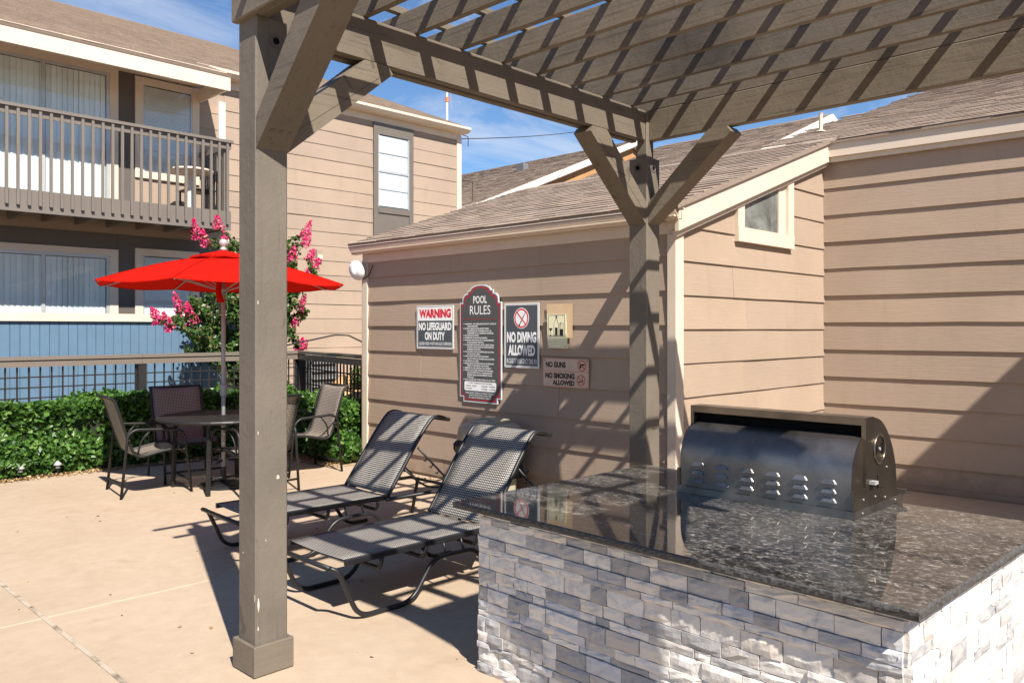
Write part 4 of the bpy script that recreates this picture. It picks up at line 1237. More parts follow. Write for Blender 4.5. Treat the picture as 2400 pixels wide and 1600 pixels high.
M_CHIP = simple('bare wood under chipped paint', (0.50, 0.44, 0.35), 0.8, var=0.2, nscale=60)
rs = random.Random(12)
def chip(face, off, z, hw, hh):
    pts = [(off + hw * math.cos(t) * rs.uniform(0.55, 1.1), z + hh * math.sin(t) * rs.uniform(0.6, 1.1)) for t in [j * 2 * PI / 9 for j in range(9)]]
    q = MB()
    if face == 'y': q.prism(pts, lambda a, b, d: pp(a, -d, b), 0.0002, 0.0009)
    else: q.prism(pts, lambda a, b, d: pp(-d, a, b), 0.0002, 0.0009)
    q.build('paint_chip', M_CHIP, posts[(0, 0)])
for fc, of, zz, hw, hh in (('y', 0.013, 0.330, 0.006, 0.036), ('y', 0.012, 0.22, 0.004, 0.012), ('y', 0.112, 0.905, 0.009, 0.012), ('x', 0.010, 0.36, 0.004, 0.02), ('y', 0.011, 1.12, 0.003, 0.010), ('y', 0.05, 0.62, 0.003, 0.004), ('y', 0.010, 1.72, 0.003, 0.012), ('x', 0.12, 0.55, 0.004, 0.005)): chip(fc, of, zz, hw, hh)
# beams: back beam along x, left and right beams along y, front beam
zc = (ZB + ZT) / 2; bh = ZT - ZB
pbar(pp(0.06, 0.045, zc), pp(LX - PS + 0.005, 0.045, zc), 0.05, bh, 'beam', M_TX)
pbar(pp(0.06, 0.125, zc - .001), pp(LX - PS + 0.005, 0.125, zc - .001), 0.05, bh, 'beam', M_TX)
zl_ = (3.04 + ZT) / 2; bl_ = ZT - 3.04
pbar(pp(-0.012, 0.172, zl_), pp(-0.012, -LY - 0.10, zl_), 0.038, bl_, 'beam', M_TY)
pbar(pp(0.0375, 0.170, zl_ + .0005), pp(0.0375, -LY - 0.10, zl_ + .0005), 0.055, bl_ - .002, 'beam', M_TY)
pbar(pp(LX - 0.094, 0.006, zc), pp(LX - 0.094, -LY - 0.10, zc), 0.062, bh - 0.001, 'beam', M_TY)
pbar(pp(0.08, -LY + 0.09, zc), pp(LX - 0.13, -LY + 0.09, zc), 0.05, bh - .003, 'beam', M_TX)
# rafters on top, running along y
RB, RT = ZT + 0.002, ZT + 0.142
us = [0.02, 0.30, 0.612, 0.952, 1.285, 1.622, 1.932, 2.272, 2.612, 2.945, LX - 0.122]
for i, u in enumerate(us):
    tail = 0.46 + 0.02 * ((i * 7) % 3 - 1) if 0 < i < 10 else 0.185
    pbar(pp(u + 0.019, tail, (RB + RT) / 2), pp(u + 0.019, -LY - 0.30, (RB + RT) / 2), 0.038, RT - RB, 'rafter', M_TY, 0.003)
# slats across the rafters
SZ = RT + 0.0205
vs = [-3.455 + 3.62, -3.455 + 3.285, -3.455 + 3.0]
y = 2.664
while y > 0.05: vs.append(y - 3.455); y -= 0.338
for i, v in enumerate(vs):
    j = ((i * 13) % 5 - 2) * 0.006
    pbar(pp((-0.28 if i < 2 else -0.035) + j, v, SZ), pp(LX - 0.10 - j, v, SZ), 0.040, 0.038, 'slat', M_TX, 0.002)
# knee braces
def brace(a, b, w, h, up, name='brace'):
    """mitred knee brace: a on the post, b under the beam"""
    o = pbar(a, b, w, h, name, M_TZ if False else M_TX, 0.005, up)
    return o
def knee_y(u, v, zlo, run, w=0.150, d=0.105, ZB=2.985):                 # from the post's -y face up to the y beam
    c = u + PS / 2
    poly = [(v, zlo), (v, zlo + d * 1.45), (v - run + d * 1.42, ZB + .06), (v - run, ZB + .06), (v - run, ZB - 0.012)]
    m = MB(); m.prism([(v - .001, zlo), (v - .001, zlo + d * 1.45), (v - run + d * 1.3, ZB - 0.002), (v - run, ZB - 0.002), (v - run - 0.035, ZB - 0.045)],
                      lambda p, z, d_: pp(c + d_, p, z), -w / 2, w / 2)
    o = m.build('brace', M_TY, pg)
    for k in (-0.045, 0.0, 0.045):
        nrm = (-PY * 0.72 - Vector((0, 0, 0.70))).normalized()
        q = MB(); q.lathe([(0.010, 0), (0.010, 0.004), (0.0, 0.005)], pp(c + k, v - 0.075, zlo + 0.105 - 0.032), 8, nrm); q.build('bolt', M_BOLT, o)
    return o
def knee_x(u, v, sgn, zlo, run, w=0.15, d=0.115, vc=None):
    c = (v + PS / 2) if vc is None else vc
    m = MB(); m.prism([(u + sgn * .001, zlo), (u + sgn * .001, zlo + d * 1.45), (u + sgn * (run - d * 1.3), ZB - 0.002), (u + sgn * run, ZB - 0.002), (u + sgn * (run + 0.03), ZB - 0.04)],
                      lambda p, z, d_: pp(p, c + d_, z), -w / 2, w / 2)
    o = m.build('brace', M_TX, pg)
    q = MB(); q.prism([(u + sgn * 0.05, zlo + 0.115), (u + sgn * 0.055, zlo + 0.118), (u + sgn * (run - 0.06), ZB - 0.078), (u + sgn * (run - 0.065), ZB - 0.08)],
                      lambda p, z, d_: pp(p, c + d_, z), -w / 2 - 0.0012, -w / 2 + 0.002); q.build('crack', M_VOID, o)
    return o
knee_y(0.0, 0.0, 2.43, 0.54, 0.163, 0.10, 3.04)
knee_x(PS, 0.0, 1, 2.43, 0.60, vc=0.085)
knee_x(LX - PS, 0.0, -1, 2.37, 0.62, vc=0.085)
knee_y(LX - PS, 0.0, 2.37, 0.64)
knee_x(PS, -LY + PS, 1, 2.40, 0.60)
knee_x(LX - PS, -LY + PS, -1, 2.40, 0.60)
def knee_yp(u, v, zlo, run, w=0.15, d=0.105):                 # from the front posts towards +y
    c = u + PS / 2
    m = MB(); m.prism([(v + .001, zlo), (v + .001, zlo + d * 1.45), (v + run - d * 1.3, ZB - 0.002), (v + run, ZB - 0.002), (v + run + 0.035, ZB - 0.045)],
                      lambda p, z, d_: pp(c + d_, p, z), -w / 2, w / 2)
    return m.build('brace', M_TY, pg)
knee_yp(0, -LY + 2 * PS, 2.40, 0.62)
knee_yp(LX - PS, -LY + 2 * PS, 2.40, 0.62)
pbar((5.12, 3.575, 2.53), (5.625, 3.79, 2.545), 0.07, 0.14, 'tie_beam', M_TX)   # short tie behind the far post, to the pool house wall

# ------------------------------------------------------------------ stone grill counter
KX0, KX1, KY0, KY1 = 2.605, 3.96, 0.845, 2.765
KZ = 0.754
ct = thing('grill_counter', (3.4, 1.85, 0), 'grey and white ledgestone counter with polished dark granite top', 'counter')
m = MB(); m.box(KX0 + .03, KX1, KY0 + .03, KY1 - .0, 0, KZ - 0.001); m.build('core', M_MORTAR, ct)
# granite slab with chiselled edges
SX0, SX1, SY0, SY1, SZ0, SZ1 = 2.517, 4.015, 0.775, 2.865, 0.7545, 0.785
m = MB(); m.box(SX0 + .006, SX1 - .006, SY0 + .006, SY1 - .006, SZ0, SZ1); sb_ = m.build('countertop', M_GRAN, ct)
def edge(a, b, nrm):
    a, b, nrm = Vector(a), Vector(b), Vector(nrm); rs = random.Random(int(a.x * 100 + b.y * 77)); L = (b - a).length; n = int(L / 0.014)
    vs, fs = [], []
    zs = [(SZ1 - 0.0003, -0.002), (SZ1 - 0.0045, 0.003), (SZ0 + 0.018, 0.004), (SZ0 + 0.008, 0.003), (SZ0 + 0.0005, -0.001)]
    for i in range(n + 1):
        p = a.lerp(b, i / n)
        for k, (z, o) in enumerate(zs):
            q = p + nrm * (o + (rs.uniform(-0.0028, 0.0028) if 0 < k < 4 else 0)); vs.append((q.x, q.y, z))
    for i in range(n):
        for k in range(4): fs.append((i * 5 + k, (i + 1) * 5 + k, (i + 1) * 5 + k + 1, i * 5 + k + 1))
    m = MB(); m.add(vs, fs); m.build('slab_edge', M_GRANEDGE, sb_)
e_ = 0.004
edge((SX0 + e_, SY0, 0), (SX0 + e_, SY1, 0), (-1, 0, 0)); edge((SX0, SY0 + e_, 0), (SX1, SY0 + e_, 0), (0, -1, 0))
edge((SX0, SY1 - e_, 0), (SX1, SY1 - e_, 0), (0, 1, 0)); edge((SX1 - e_, SY0, 0), (SX1 - e_, SY1, 0), (1, 0, 0))
NST = [0]; ST_REST = MB()
def ledgestone(o, du, nrm, length, seed, zoff=0.0):
    rs = random.Random(seed); O, du, nrm = Vector(o), Vector(du), Vector(nrm)
    rows = [0.046, 0.068, 0.034, 0.052, 0.070, 0.030, 0.044, 0.066, 0.036, 0.054, 0.072, 0.032, 0.046, 0.062, 0.036, 0.030]
    k = KZ / sum(rows); z = 0.0
    for r, h in enumerate(rows):
        h *= k; u = -rs.uniform(0, 0.12); lift = rs.uniform(0.0, 0.012)
        while u < length:
            w = rs.uniform(0.07, 0.205); a, b = max(u, 0.0), min(u + w, length)
            if length - b < 0.03: b = length
            u += w
            if b - a < 0.02: continue
            nx, nz = max(3, int((b - a) / 0.035)), 3
            pr = lift + rs.uniform(0.0, 0.009)
            vs, fs = [], []
            for j in range(nz + 1):
                for i in range(nx + 1):
                    e = (i in (0, nx)) or (j in (0, nz))
                    d = pr + (rs.uniform(-0.003, 0.0045) if not e else rs.uniform(-0.006, -0.001))
                    jx = rs.uniform(-.003, .003) if 0 < i < nx else (rs.uniform(0.0006, 0.0024) if i == 0 else -rs.uniform(0.0006, 0.0024))
                    jz = rs.uniform(-.003, .003) if 0 < j < nz else (rs.uniform(0.0004, 0.0022) if j == 0 else -rs.uniform(0.0004, 0.0022))
                    p = O + du * (a + (b - a) * i / nx + jx) + nrm * (0.012 + d); vs.append((p.x, p.y, z + h * j / nz + jz))
            st = nx + 1
            for j in range(nz):
                for i in range(nx):
                    fs.append((j * st + i, j * st + i + 1, (j + 1) * st + i + 1, (j + 1) * st + i))
            base = len(vs)
            ring = [j * st + i for j, i in [(0, i) for i in range(nx)] + [(j, nx) for j in range(nz)] + [(nz, i) for i in range(nx, 0, -1)] + [(j, 0) for j in range(nz, 0, -1)]]
            for q in ring:
                p = Vector(vs[q]); dd_ = (p - O).dot(nrm); p = p - nrm * (dd_ + 0.028); vs.append(tuple(p))
            for i in range(len(ring)):
                j = (i + 1) % len(ring); fs.append((ring[i], ring[j], base + j, base + i))
            NST[0] += 1
            if NST[0] <= 300: m = MB(); m.add(vs, fs); m.build('stone', M_STONE, ct)
            else: ST_REST.add(vs, fs)
        z += h
ledgestone((KX0, KY1 + 0.0, 0), (0, -1, 0), (-1, 0, 0), KY1 - KY0, 5)
ledgestone((KX0 - 0.012, KY0, 0), (1, 0, 0), (0, -1, 0), KX1 - KX0 + 0.01, 6)
if ST_REST.v: ST_REST.build('stone_facing', M_STONE, ct)['kind'] = 'stuff'
m = MB(); m.box(KX0 + .03, KX1, KY1 + .001, KY1 + .012, 0, KZ - .002); m.build('end_panel', M_MORTAR, ct)
ct.rotation_euler = (0, 0, R(-1.66))

# ------------------------------------------------------------------ grill
GX, GYA, GYB, GZ = 3.625, 1.435, 2.345, 0.755
gr = thing('grill', (3.9, 1.9, GZ), 'stainless steel barbecue grill with louvred back and open top slot', 'grill')
def gbox(x0, x1, y0, y1, z0, z1, name, mt=M_STEEL, p=gr):
    q = MB(); q.box(x0, x1, y0, y1, z0, z1); return q.build(name, mt, p)
# base tray and flange
gbox(GX - 0.012, 4.21, GYA - 0.004, GYB + 0.004, GZ + .0005, GZ + 0.035, 'base_tray')
m = MB(); m.prism([(GX - 0.013, GZ + .036), (4.20, GZ + .036), (4.20, GZ + .05), (3.80, GZ + .125), (GX - 0.013, GZ + .125)], lambda u, v, d: (u, d, v), GYA, GYA + 0.010)
m.build('side_panel', M_STEELB, gr)
m = MB(); m.prism([(GX - 0.013, GZ + .036), (4.20, GZ + .036), (4.20, GZ + .05), (3.80, GZ + .125), (GX - 0.013, GZ + .125)], lambda u, v, d: (u, d, v), GYB - 0.010, GYB)
m.build('side_panel', M_STEELB, gr)
# curved back panel
arc = [(GX, GZ + 0.036), (GX, GZ + 0.12), (GX + 0.002, GZ + 0.19), (GX + 0.012, GZ + 0.235), (GX + 0.030, GZ + 0.275), (GX + 0.055, GZ + 0.308), (GX + 0.085, GZ + 0.332), (GX + 0.120, GZ + 0.348), (GX + 0.16, GZ + 0.355)]
arc = [(p.x, p.y) for p in catmull([(a[0], a[1], 0) for a in arc], 4)]
YA, YBk = GYA + 0.012, GYB - 0.012
m = MB(); n_ = len(arc)
m.add([(x, YA, z) for x, z in arc] + [(x, YBk, z) for x, z in arc], [(i, i + 1, n_ + i + 1, n_ + i) for i in range(n_ - 1)])
bp_ = m.build('curved_panel', M_STEEL, gr, smooth=True)
for y_ in (YA, YBk - 0.004):
    m = MB(); m.prism(arc + [(GX + 0.17, GZ + 0.036)], lambda u, v, d: (u, d, v), y_, y_ + 0.004); m.build('panel_end', M_STEELB, bp_)
# louvres: six columns of three
lv_ = MB()
W_, H_ = 0.074, 0.020
prof = [(-W_ / 2, 0), (-W_ / 2 + 0.012, H_ * 0.85), (-W_ / 2 + 0.02, H_), (W_ / 2 - 0.02, H_), (W_ / 2 - 0.012, H_ * 0.85), (W_ / 2, 0)]
k = len(prof)
vs = [(0.0, y_, z_) for y_, z_ in prof] + [(-0.013 * (1.0 - 0.85 * (z_ / H_)), y_ * 0.90, z_ * 0.95) for y_, z_ in prof]
lv_.add(vs, [(i, i + 1, k + i + 1, k + i) for i in range(k - 1)] + [tuple(range(k, 2 * k))])
M_LOUV = steel_mat('bright pressed louvre', (0.34, 0.335, 0.33), 0.40, 'y')
lme = lv_.mesh('louvre', M_LOUV)
for c in range(6):
    for r in range(3):
        link_mesh('louvre', lme, bp_, (GX - 0.0005 - gr.location.x, 2.225 - 0.1345 * c - gr.location.y, 0.062 + 0.042 * r))
# lid: side plates, top rim, dark slot
lid = [(3.765, GZ + 0.085), (3.765, GZ + 0.437), (3.84, GZ + 0.437), (3.92, GZ + 0.42), (3.99, GZ + 0.38), (4.05, GZ + 0.32), (4.095, GZ + 0.25), (4.125, GZ + 0.17), (4.135, GZ + 0.06), (3.80, GZ + 0.13)]
lid2 = [(p.x, p.y) for p in catmull([(a[0], a[1], 0) for a in lid[2:9]], 3)]
side = [lid[0], lid[1]] + lid2 + [lid[9]]
def lidplate(y0, y1, name='lid_side'):
    m = MB(); m.prism(side, lambda u, v, d: (u, d, v), y0, y1); return m.build(name, M_STEELB, gr)
ls = lidplate(GYA + 0.0005, GYA + 0.0115); lidplate(GYB - 0.0115, GYB - 0.0005)
m = MB(); n_ = len(lid2)
m.add([(x, GYA + .012, z) for x, z in lid2] + [(x, GYB - .012, z) for x, z in lid2], [(i, i + 1, n_ + i + 1, n_ + i) for i in range(n_ - 1)])
m.build('lid', M_STEEL, gr, smooth=True)
gbox(3.745, 3.842, GYA - 0.002, GYB + 0.002, GZ + 0.4375, GZ + 0.4400, 'lid_top', M_STEELB)
gbox(3.7450, 3.7640, GYA - 0.002, GYB + 0.002, GZ + 0.405, GZ + 0.437, 'lid_rim', M_STEELB)
gbox(3.7450, 3.7640, GYA - 0.002, GYA + 0.018, GZ + 0.10, GZ + 0.4045, 'lid_rim', M_STEELB)
gbox(3.7450, 3.7640, GYB - 0.018, GYB + 0.002, GZ + 0.10, GZ + 0.4045, 'lid_rim', M_STEELB)
gbox(3.80, 3.81, GYA + 0.02, GYB - 0.02, GZ + 0.04, GZ + 0.436, 'firebox', M_VOID)
# rotisserie port: ring, bow tie vent
cy = GYA
rc = Vector((3.905, cy, GZ + 0.285))
m = MB(); m.tube([rc + Vector((0.066 * math.cos(t * 2 * PI / 22), -0.003, 0.066 * math.sin(t * 2 * PI / 22))) for t in range(22)], 0.006, 6, closed=True); ring = m.build('vent_ring', M_STEELB, gr, smooth=True)
for s in (0, 1):
    a0 = PI / 2 + s * PI
    poly = [(0.004 * math.cos(a0), 0.004 * math.sin(a0))] + [(0.052 * math.cos(a0 + t), 0.052 * math.sin(a0 + t)) for t in (-0.62, -0.3, 0, 0.3, 0.62)]
    poly = [(p * math.cos(PI / 2) - q * math.sin(PI / 2), p * math.sin(PI / 2) + q * math.cos(PI / 2)) for p, q in poly]
    m = MB(); m.prism(poly, lambda u, v, d: (rc.x + u, cy - 0.0008 + d, rc.z + v), -0.0012, 0.0); m.build('vent_opening', M_VOID, ring)
m = MB(); m.lathe([(0.008, 0), (0.008, 0.006), (0, 0.007)], rc + Vector((0, -0.001, 0)), 10, (0, -1, 0)); m.build('rivet', M_ALU, ring)
gbox(3.785, 3.825, GYA - 0.028, GYA - 0.0005, GZ + 0.135, GZ + 0.150, 'catch', M_ALU)
m = MB(); m.box(3.885, 3.890, GYA - 0.0018, GYA + 0.0005, GZ + 0.10, GZ + 0.165); m.build('slot', M_VOID, gr)
for x_, z_ in ((3.72, 0.075), (3.86, 0.07), (3.98, 0.05), (4.0, 0.19), (3.70, 0.018), (4.10, 0.02)):
    m = MB(); m.lathe([(0.005, 0), (0.004, 0.003), (0, 0.0035)], (x_, GYA - 0.0045 if z_ < 0.03 else GYA - 0.0005, GZ + z_), 8, (0, -1, 0)); m.build('screw', M_ALU, gr)
gbox(4.195, 4.215, GYA - 0.02, GYB + 0.004, GZ + .036, GZ + 0.055, 'rear_lip')

gr.location = (3.9 * 0.9645, 1.9 * 0.9645, SZ1 + 0.0005); gr.scale = (0.9645,) * 3

# ------------------------------------------------------------------ patio table and umbrella
TX, TY = 3.84, 7.88
tb = thing('patio_table', (TX, TY, 0), 'round dark metal mesh patio table under the red umbrella', 'table')
TZ, TR = 0.72, 0.63
m = MB()
for k in range(-15, 16):
    o_ = k * 0.040
    if abs(o_) < TR - 0.04:
        h = math.sqrt((TR - 0.025) ** 2 - o_ ** 2)
        m.box(TX + o_ - 0.013, TX + o_ + 0.013, TY - h, TY + h, TZ - 0.006, TZ - 0.001)
        m.box(TX - h, TX + h, TY + o_ - 0.013, TY + o_ + 0.013, TZ - 0.0055, TZ - 0.0005)
o = m.build('mesh_top', M_CHAIRMET, tb); o['kind'] = 'stuff'
m = MB(); prof = [(TR - 0.03, TZ - 0.03), (TR, TZ - 0.03), (TR + 0.008, TZ - 0.012), (TR, TZ + 0.002), (TR - 0.02, TZ + 0.003), (TR - 0.03, TZ - 0.004)]
n = 40; vs = [(TX + r * math.cos(2 * PI * j / n), TY + r * math.sin(2 * PI * j / n), z) for r, z in prof for j in range(n)]; k = len(prof)
m.add(vs, [(i * n + j, i * n + (j + 1) % n, ((i + 1) % k) * n + (j + 1) % n, ((i + 1) % k) * n + j) for i in range(k) for j in range(n)]); m.build('rim', M_CHAIRMET, tb, smooth=False)
m = MB(); m.lathe([(0.035, TZ - 0.02), (0.06, TZ - 0.02), (0.06, TZ + 0.006), (0.035, TZ + 0.006)], (TX, TY, 0), 16); m.build('collar', M_CHAIRMET, tb)
for k in range(4):
    a = R(228 + 90 * k); c, s = math.cos(a), math.sin(a)
    m = MB(); m.bar((TX + c * 0.50, TY + s * 0.50, 0), (TX + c * 0.47, TY + s * 0.47, TZ - 0.03), 0.038, 0.038, (0, 1, 0.01), 0.006); m.build('leg', M_CHAIRMET, tb)
    m = MB(); m.tube([(TX + c * 0.05, TY + s * 0.05, 0.27), (TX + c * 0.48, TY + s * 0.48, 0.27)], 0.011, 6); m.build('stretcher', M_CHAIRMET, tb)

um = thing('umbrella', (TX, TY, 0), 'open red market umbrella over the round patio table', 'umbrella')
RU, NR = 1.22, 8
zt_, ze_ = 2.345, 2.045
def ang(k): return R(224.5) + 2 * PI * k / NR
can = MB(); SG = 8
for k in range(NR):
    a0, a1 = ang(k), ang(k + 1)
    for i in range(SG):
        def P(t, s):
            r = RU * t
            x = r * ((1 - s) * math.cos(a0) + s * math.cos(a1)); y = r * ((1 - s) * math.sin(a0) + s * math.sin(a1))
            sagr = -0.030 * math.sin(PI * t); sagm = -0.055 * t * math.sin(PI * s) * (0.5 + 0.5 * t) * 0.5
            return (TX + x, TY + y, zt_ + (ze_ - zt_) * (t ** 1.08) + sagr * -0.9 + sagm)
        for j in range(4):
            t0, t1, s0, s1 = i / SG, (i + 1) / SG, j / 4, (j + 1) / 4
            if i == 0: can.add([P(0, 0), P(t1, s0), P(t1, s1)], [(0, 1, 2)])
            else: can.add([P(t0, s0), P(t1, s0), P(t1, s1), P(t0, s1)], [(0, 1, 2, 3)])
    # short valance hem
    for j in range(4):
        q0, q1 = P(1, j / 4), P(1, (j + 1) / 4)
        can.add([q0, q1, (q1[0], q1[1], q1[2] - 0.007), (q0[0], q0[1], q0[2] - 0.007)], [(0, 1, 2, 3)])
can.build('canopy', M_RED, um)
vt = MB()
for k in range(NR):
    a0, a1 = ang(k), ang(k + 1)
    c = Vector((TX, TY, zt_ + 0.055)); p = Vector((TX + 0.34 * math.cos(a0), TY + 0.34 * math.sin(a0), zt_ - 0.028)); q = Vector((TX + 0.34 * math.cos(a1), TY + 0.34 * math.sin(a1), zt_ - 0.028)); mid = (p + q) / 2 + Vector((0, 0, 0.012))
    vt.add([c, p, mid, q], [(0, 1, 2), (0, 2, 3)])
    for a_, b_ in ((p, mid), (mid, q)): vt.add([a_, b_, b_ - Vector((0, 0, .02)), a_ - Vector((0, 0, .02))], [(0, 1, 2, 3)])
vt.build('vent_cap', M_RED, um)
for k in range(NR):
    a = ang(k); c, s = math.cos(a), math.sin(a)
    m = MB(); m.tube([(TX + c * 0.04, TY + s * 0.04, zt_ - 0.03), (TX + c * RU * 0.5, TY + s * RU * 0.5, zt_ - 0.140), (TX + c * (RU - .02), TY + s * (RU - .02), ze_ - 0.012)], 0.008, 5); rb = m.build('rib', M_ALU, um)
    q = MB(); a0 = ang(k); q.tube([(TX + RU * t * c, TY + RU * t * s, zt_ + (ze_ - zt_) * (t ** 1.08) + 0.027 * math.sin(PI * t) + 0.002) for t in [j / 10 for j in range(1, 11)]], 0.0045, 5); q.build('seam', M_SEAM, um)
    m = MB(); m.tube([(TX + c * 0.045, TY + s * 0.045, 1.99), (TX + c * RU * 0.56, TY + s * RU * 0.56, zt_ - 0.172)], 0.007, 5); m.build('strut', M_ALU, rb)
m = MB(); m.tube([(TX, TY, 0.06), (TX, TY, 2.38)], 0.021, 12); m.build('pole', M_ALU, um, smooth=True)
m = MB(); m.lathe([(0.022, 1.97), (0.05, 1.97), (0.05, 2.0), (0.035, 2.02), (0.022, 2.02)], (TX, TY, 0), 14); m.build('hub', M_ALU, um)
m = MB(); m.lathe([(0.022, 0.90), (0.034, 0.93), (0.038, 1.0), (0.038, 1.03), (0.022, 1.04)], (TX, TY, 0), 14); m.build('crank_housing', M_ALU, um, smooth=True)
m = MB(); m.tube(fillet([(TX, TY, 1.0), (TX + 0.05, TY - 0.05, 1.0), (TX + 0.06, TY - 0.06, 0.96)], 0.015), 0.007, 6); m.build('crank', M_ALU, um)
m = MB(); m.lathe([(0.022, zt_ + 0.04), (0.034, zt_ + 0.055), (0.034, zt_ + 0.07), (0.02, zt_ + 0.08), (0.028, zt_ + 0.09), (0.043, zt_ + 0.115), (0.043, zt_ + 0.135), (0.028, zt_ + 0.16), (0, zt_ + 0.166)], (TX, TY, 0), 16); m.build('finial', M_ALU, um, smooth=True)
for k in (0, 1):
    m = MB(); b0 = Vector((TX - 0.13 + 0.04 * k, TY - 0.16 + 0.03 * k, 2.06)); pts = catmull([b0, b0 + Vector((-.012, 0, -.09)), b0 + Vector((.006 + .02 * k, 0, -.20))], 5)
    vs = []
    for p in pts: vs += [tuple(p - Vector((.012, -.012, 0))), tuple(p + Vector((.012, -.012, 0)))]
    m.add(vs, [(2 * i, 2 * i + 1, 2 * i + 3, 2 * i + 2) for i in range(len(pts) - 1)]); m.build('tie_strap', M_RED, um)
m = MB(); m.lathe([(0.23, 0.0), (0.23, 0.03), (0.06, 0.06), (0.03, 0.07), (0.03, 0.20), (0.0, 0.20)], (TX, TY, 0), 20); m.build('base', M_BLACKMET, um, smooth=False)

# ------------------------------------------------------------------ sling chairs and loungers (built at the origin, then placed)
def sling(profile, hw, name, mt, parent, sag=0.012, thick=0.004, nu=6):
    pts = catmull([(x, 0, z) for x, z in profile], 5)
    m = MB(); L = 0; us_ = []
    for i, p in enumerate(pts):
        if i: L += (pts[i] - pts[i - 1]).length
        t = (pts[min(i + 1, len(pts) - 1)] - pts[max(i - 1, 0)]).normalized(); nn_ = Vector((-t.z, 0, t.x))
        for j in range(nu + 1):
            s = j / nu; q = p - nn_ * sag * math.sin(PI * s) * (1 if nn_.z > 0 else -1)
            m.uv[len(m.v)] = (s * 2 * hw, L); m.v.append((q.x, -hw + 2 * hw * s, q.z))
    for i in range(len(pts) - 1):
        for j in range(nu): m.f.append((i * (nu + 1) + j, i * (nu + 1) + j + 1, (i + 1) * (nu + 1) + j + 1, (i + 1) * (nu + 1) + j))
    me = m.mesh(name, mt, (0, 0, 0), True)
    o = bpy.data.objects.new(name, me); COL.objects.link(o); o.parent = parent
    md = o.modifiers.new('thickness', 'SOLIDIFY'); md.thickness = thick; md.offset = 0
    return o, pts
def make_chair(label, group):
    t = thing('patio_chair', (0, 0, 0), label, 'chair', group)
    pr = [(0.285, 0.385), (0.265, 0.415), (0.20, 0.435), (0.05, 0.415), (-0.10, 0.385), (-0.17, 0.395), (-0.215, 0.46), (-0.28, 0.66), (-0.345, 0.87), (-0.375, 0.93), (-0.415, 0.955)]
    so_, pts = sling(pr, 0.262, 'sling', M_SLING2, t)
    def tb_(p, r, name, par=t):
        m = MB(); m.tube(p, r, 8)
        o = bpy.data.objects.new(name, m.mesh(name, M_CHAIRMET, (0, 0, 0), True)); COL.objects.link(o); o.parent = par; return o
    for s in (-1, 1):
        tb_([(p.x, s * 0.268, p.z) for p in pts], 0.0135, 'side_rail')
        fr = tb_(fillet([(-0.315, s * 0.305, 0.0), (-0.255, s * 0.305, 0.60), (-0.19, s * 0.305, 0.645), (0.20, s * 0.305, 0.625), (0.262, s * 0.305, 0.56), (0.325, s * 0.305, 0.0)], 0.07), 0.0135, 'arm_frame')
        tb_([(-0.235, s * 0.268, 0.52), (-0.245, s * 0.305, 0.55)], 0.011, 'bracket', fr)
        tb_([(0.225, s * 0.268, 0.425), (0.285, s * 0.305, 0.425)], 0.011, 'bracket', fr)
        tb_(fillet([(-0.05, s * 0.300, 0.635), (-0.14, s * 0.29, 0.53), (-0.16, s * 0.275, 0.405)], 0.05), 0.009, 'brace', fr)
    tb_([(-0.303, -0.300, 0.115), (-0.303, 0.300, 0.115)], 0.011, 'stretcher')
    tb_([(0.312, -0.300, 0.115), (0.312, 0.300, 0.115)], 0.011, 'stretcher')
    tb_([(-0.413, -0.268, 0.953), (-0.413, 0.268, 0.953)], 0.0135, 'top_rail')
    tb_([(0.283, -0.268, 0.386), (0.283, 0.268, 0.386)], 0.0135, 'front_rail')
    tb_([(-0.10, -0.265, 0.372), (-0.10, 0.265, 0.372)], 0.011, 'cross_rail')
    return t
GRP = 'sling chairs around the patio table'
ch = make_chair('sling patio chair leftmost of the set, its side and back in sunlight', GRP)
seats = [((3.22, 8.20), R(-8), None),
         ((3.80, 8.66), R(-97), 'sling patio chair behind the table facing the camera, shaded by the umbrella'),
         ((4.88, 8.08), R(176), 'sling patio chair between the pergola post and the hedge, its sunlit seat facing left'),
         ((3.95, 7.45), R(92), 'sling patio chair nearest the pergola, mostly hidden behind its front post')]
for i, ((x, y), rz, lb) in enumerate(seats):
    o = ch if i == 0 else copy_tree(ch)
    o.location = (x, y, 0); o.rotation_euler = (0, 0, rz)
    if lb: o['label'] = lb

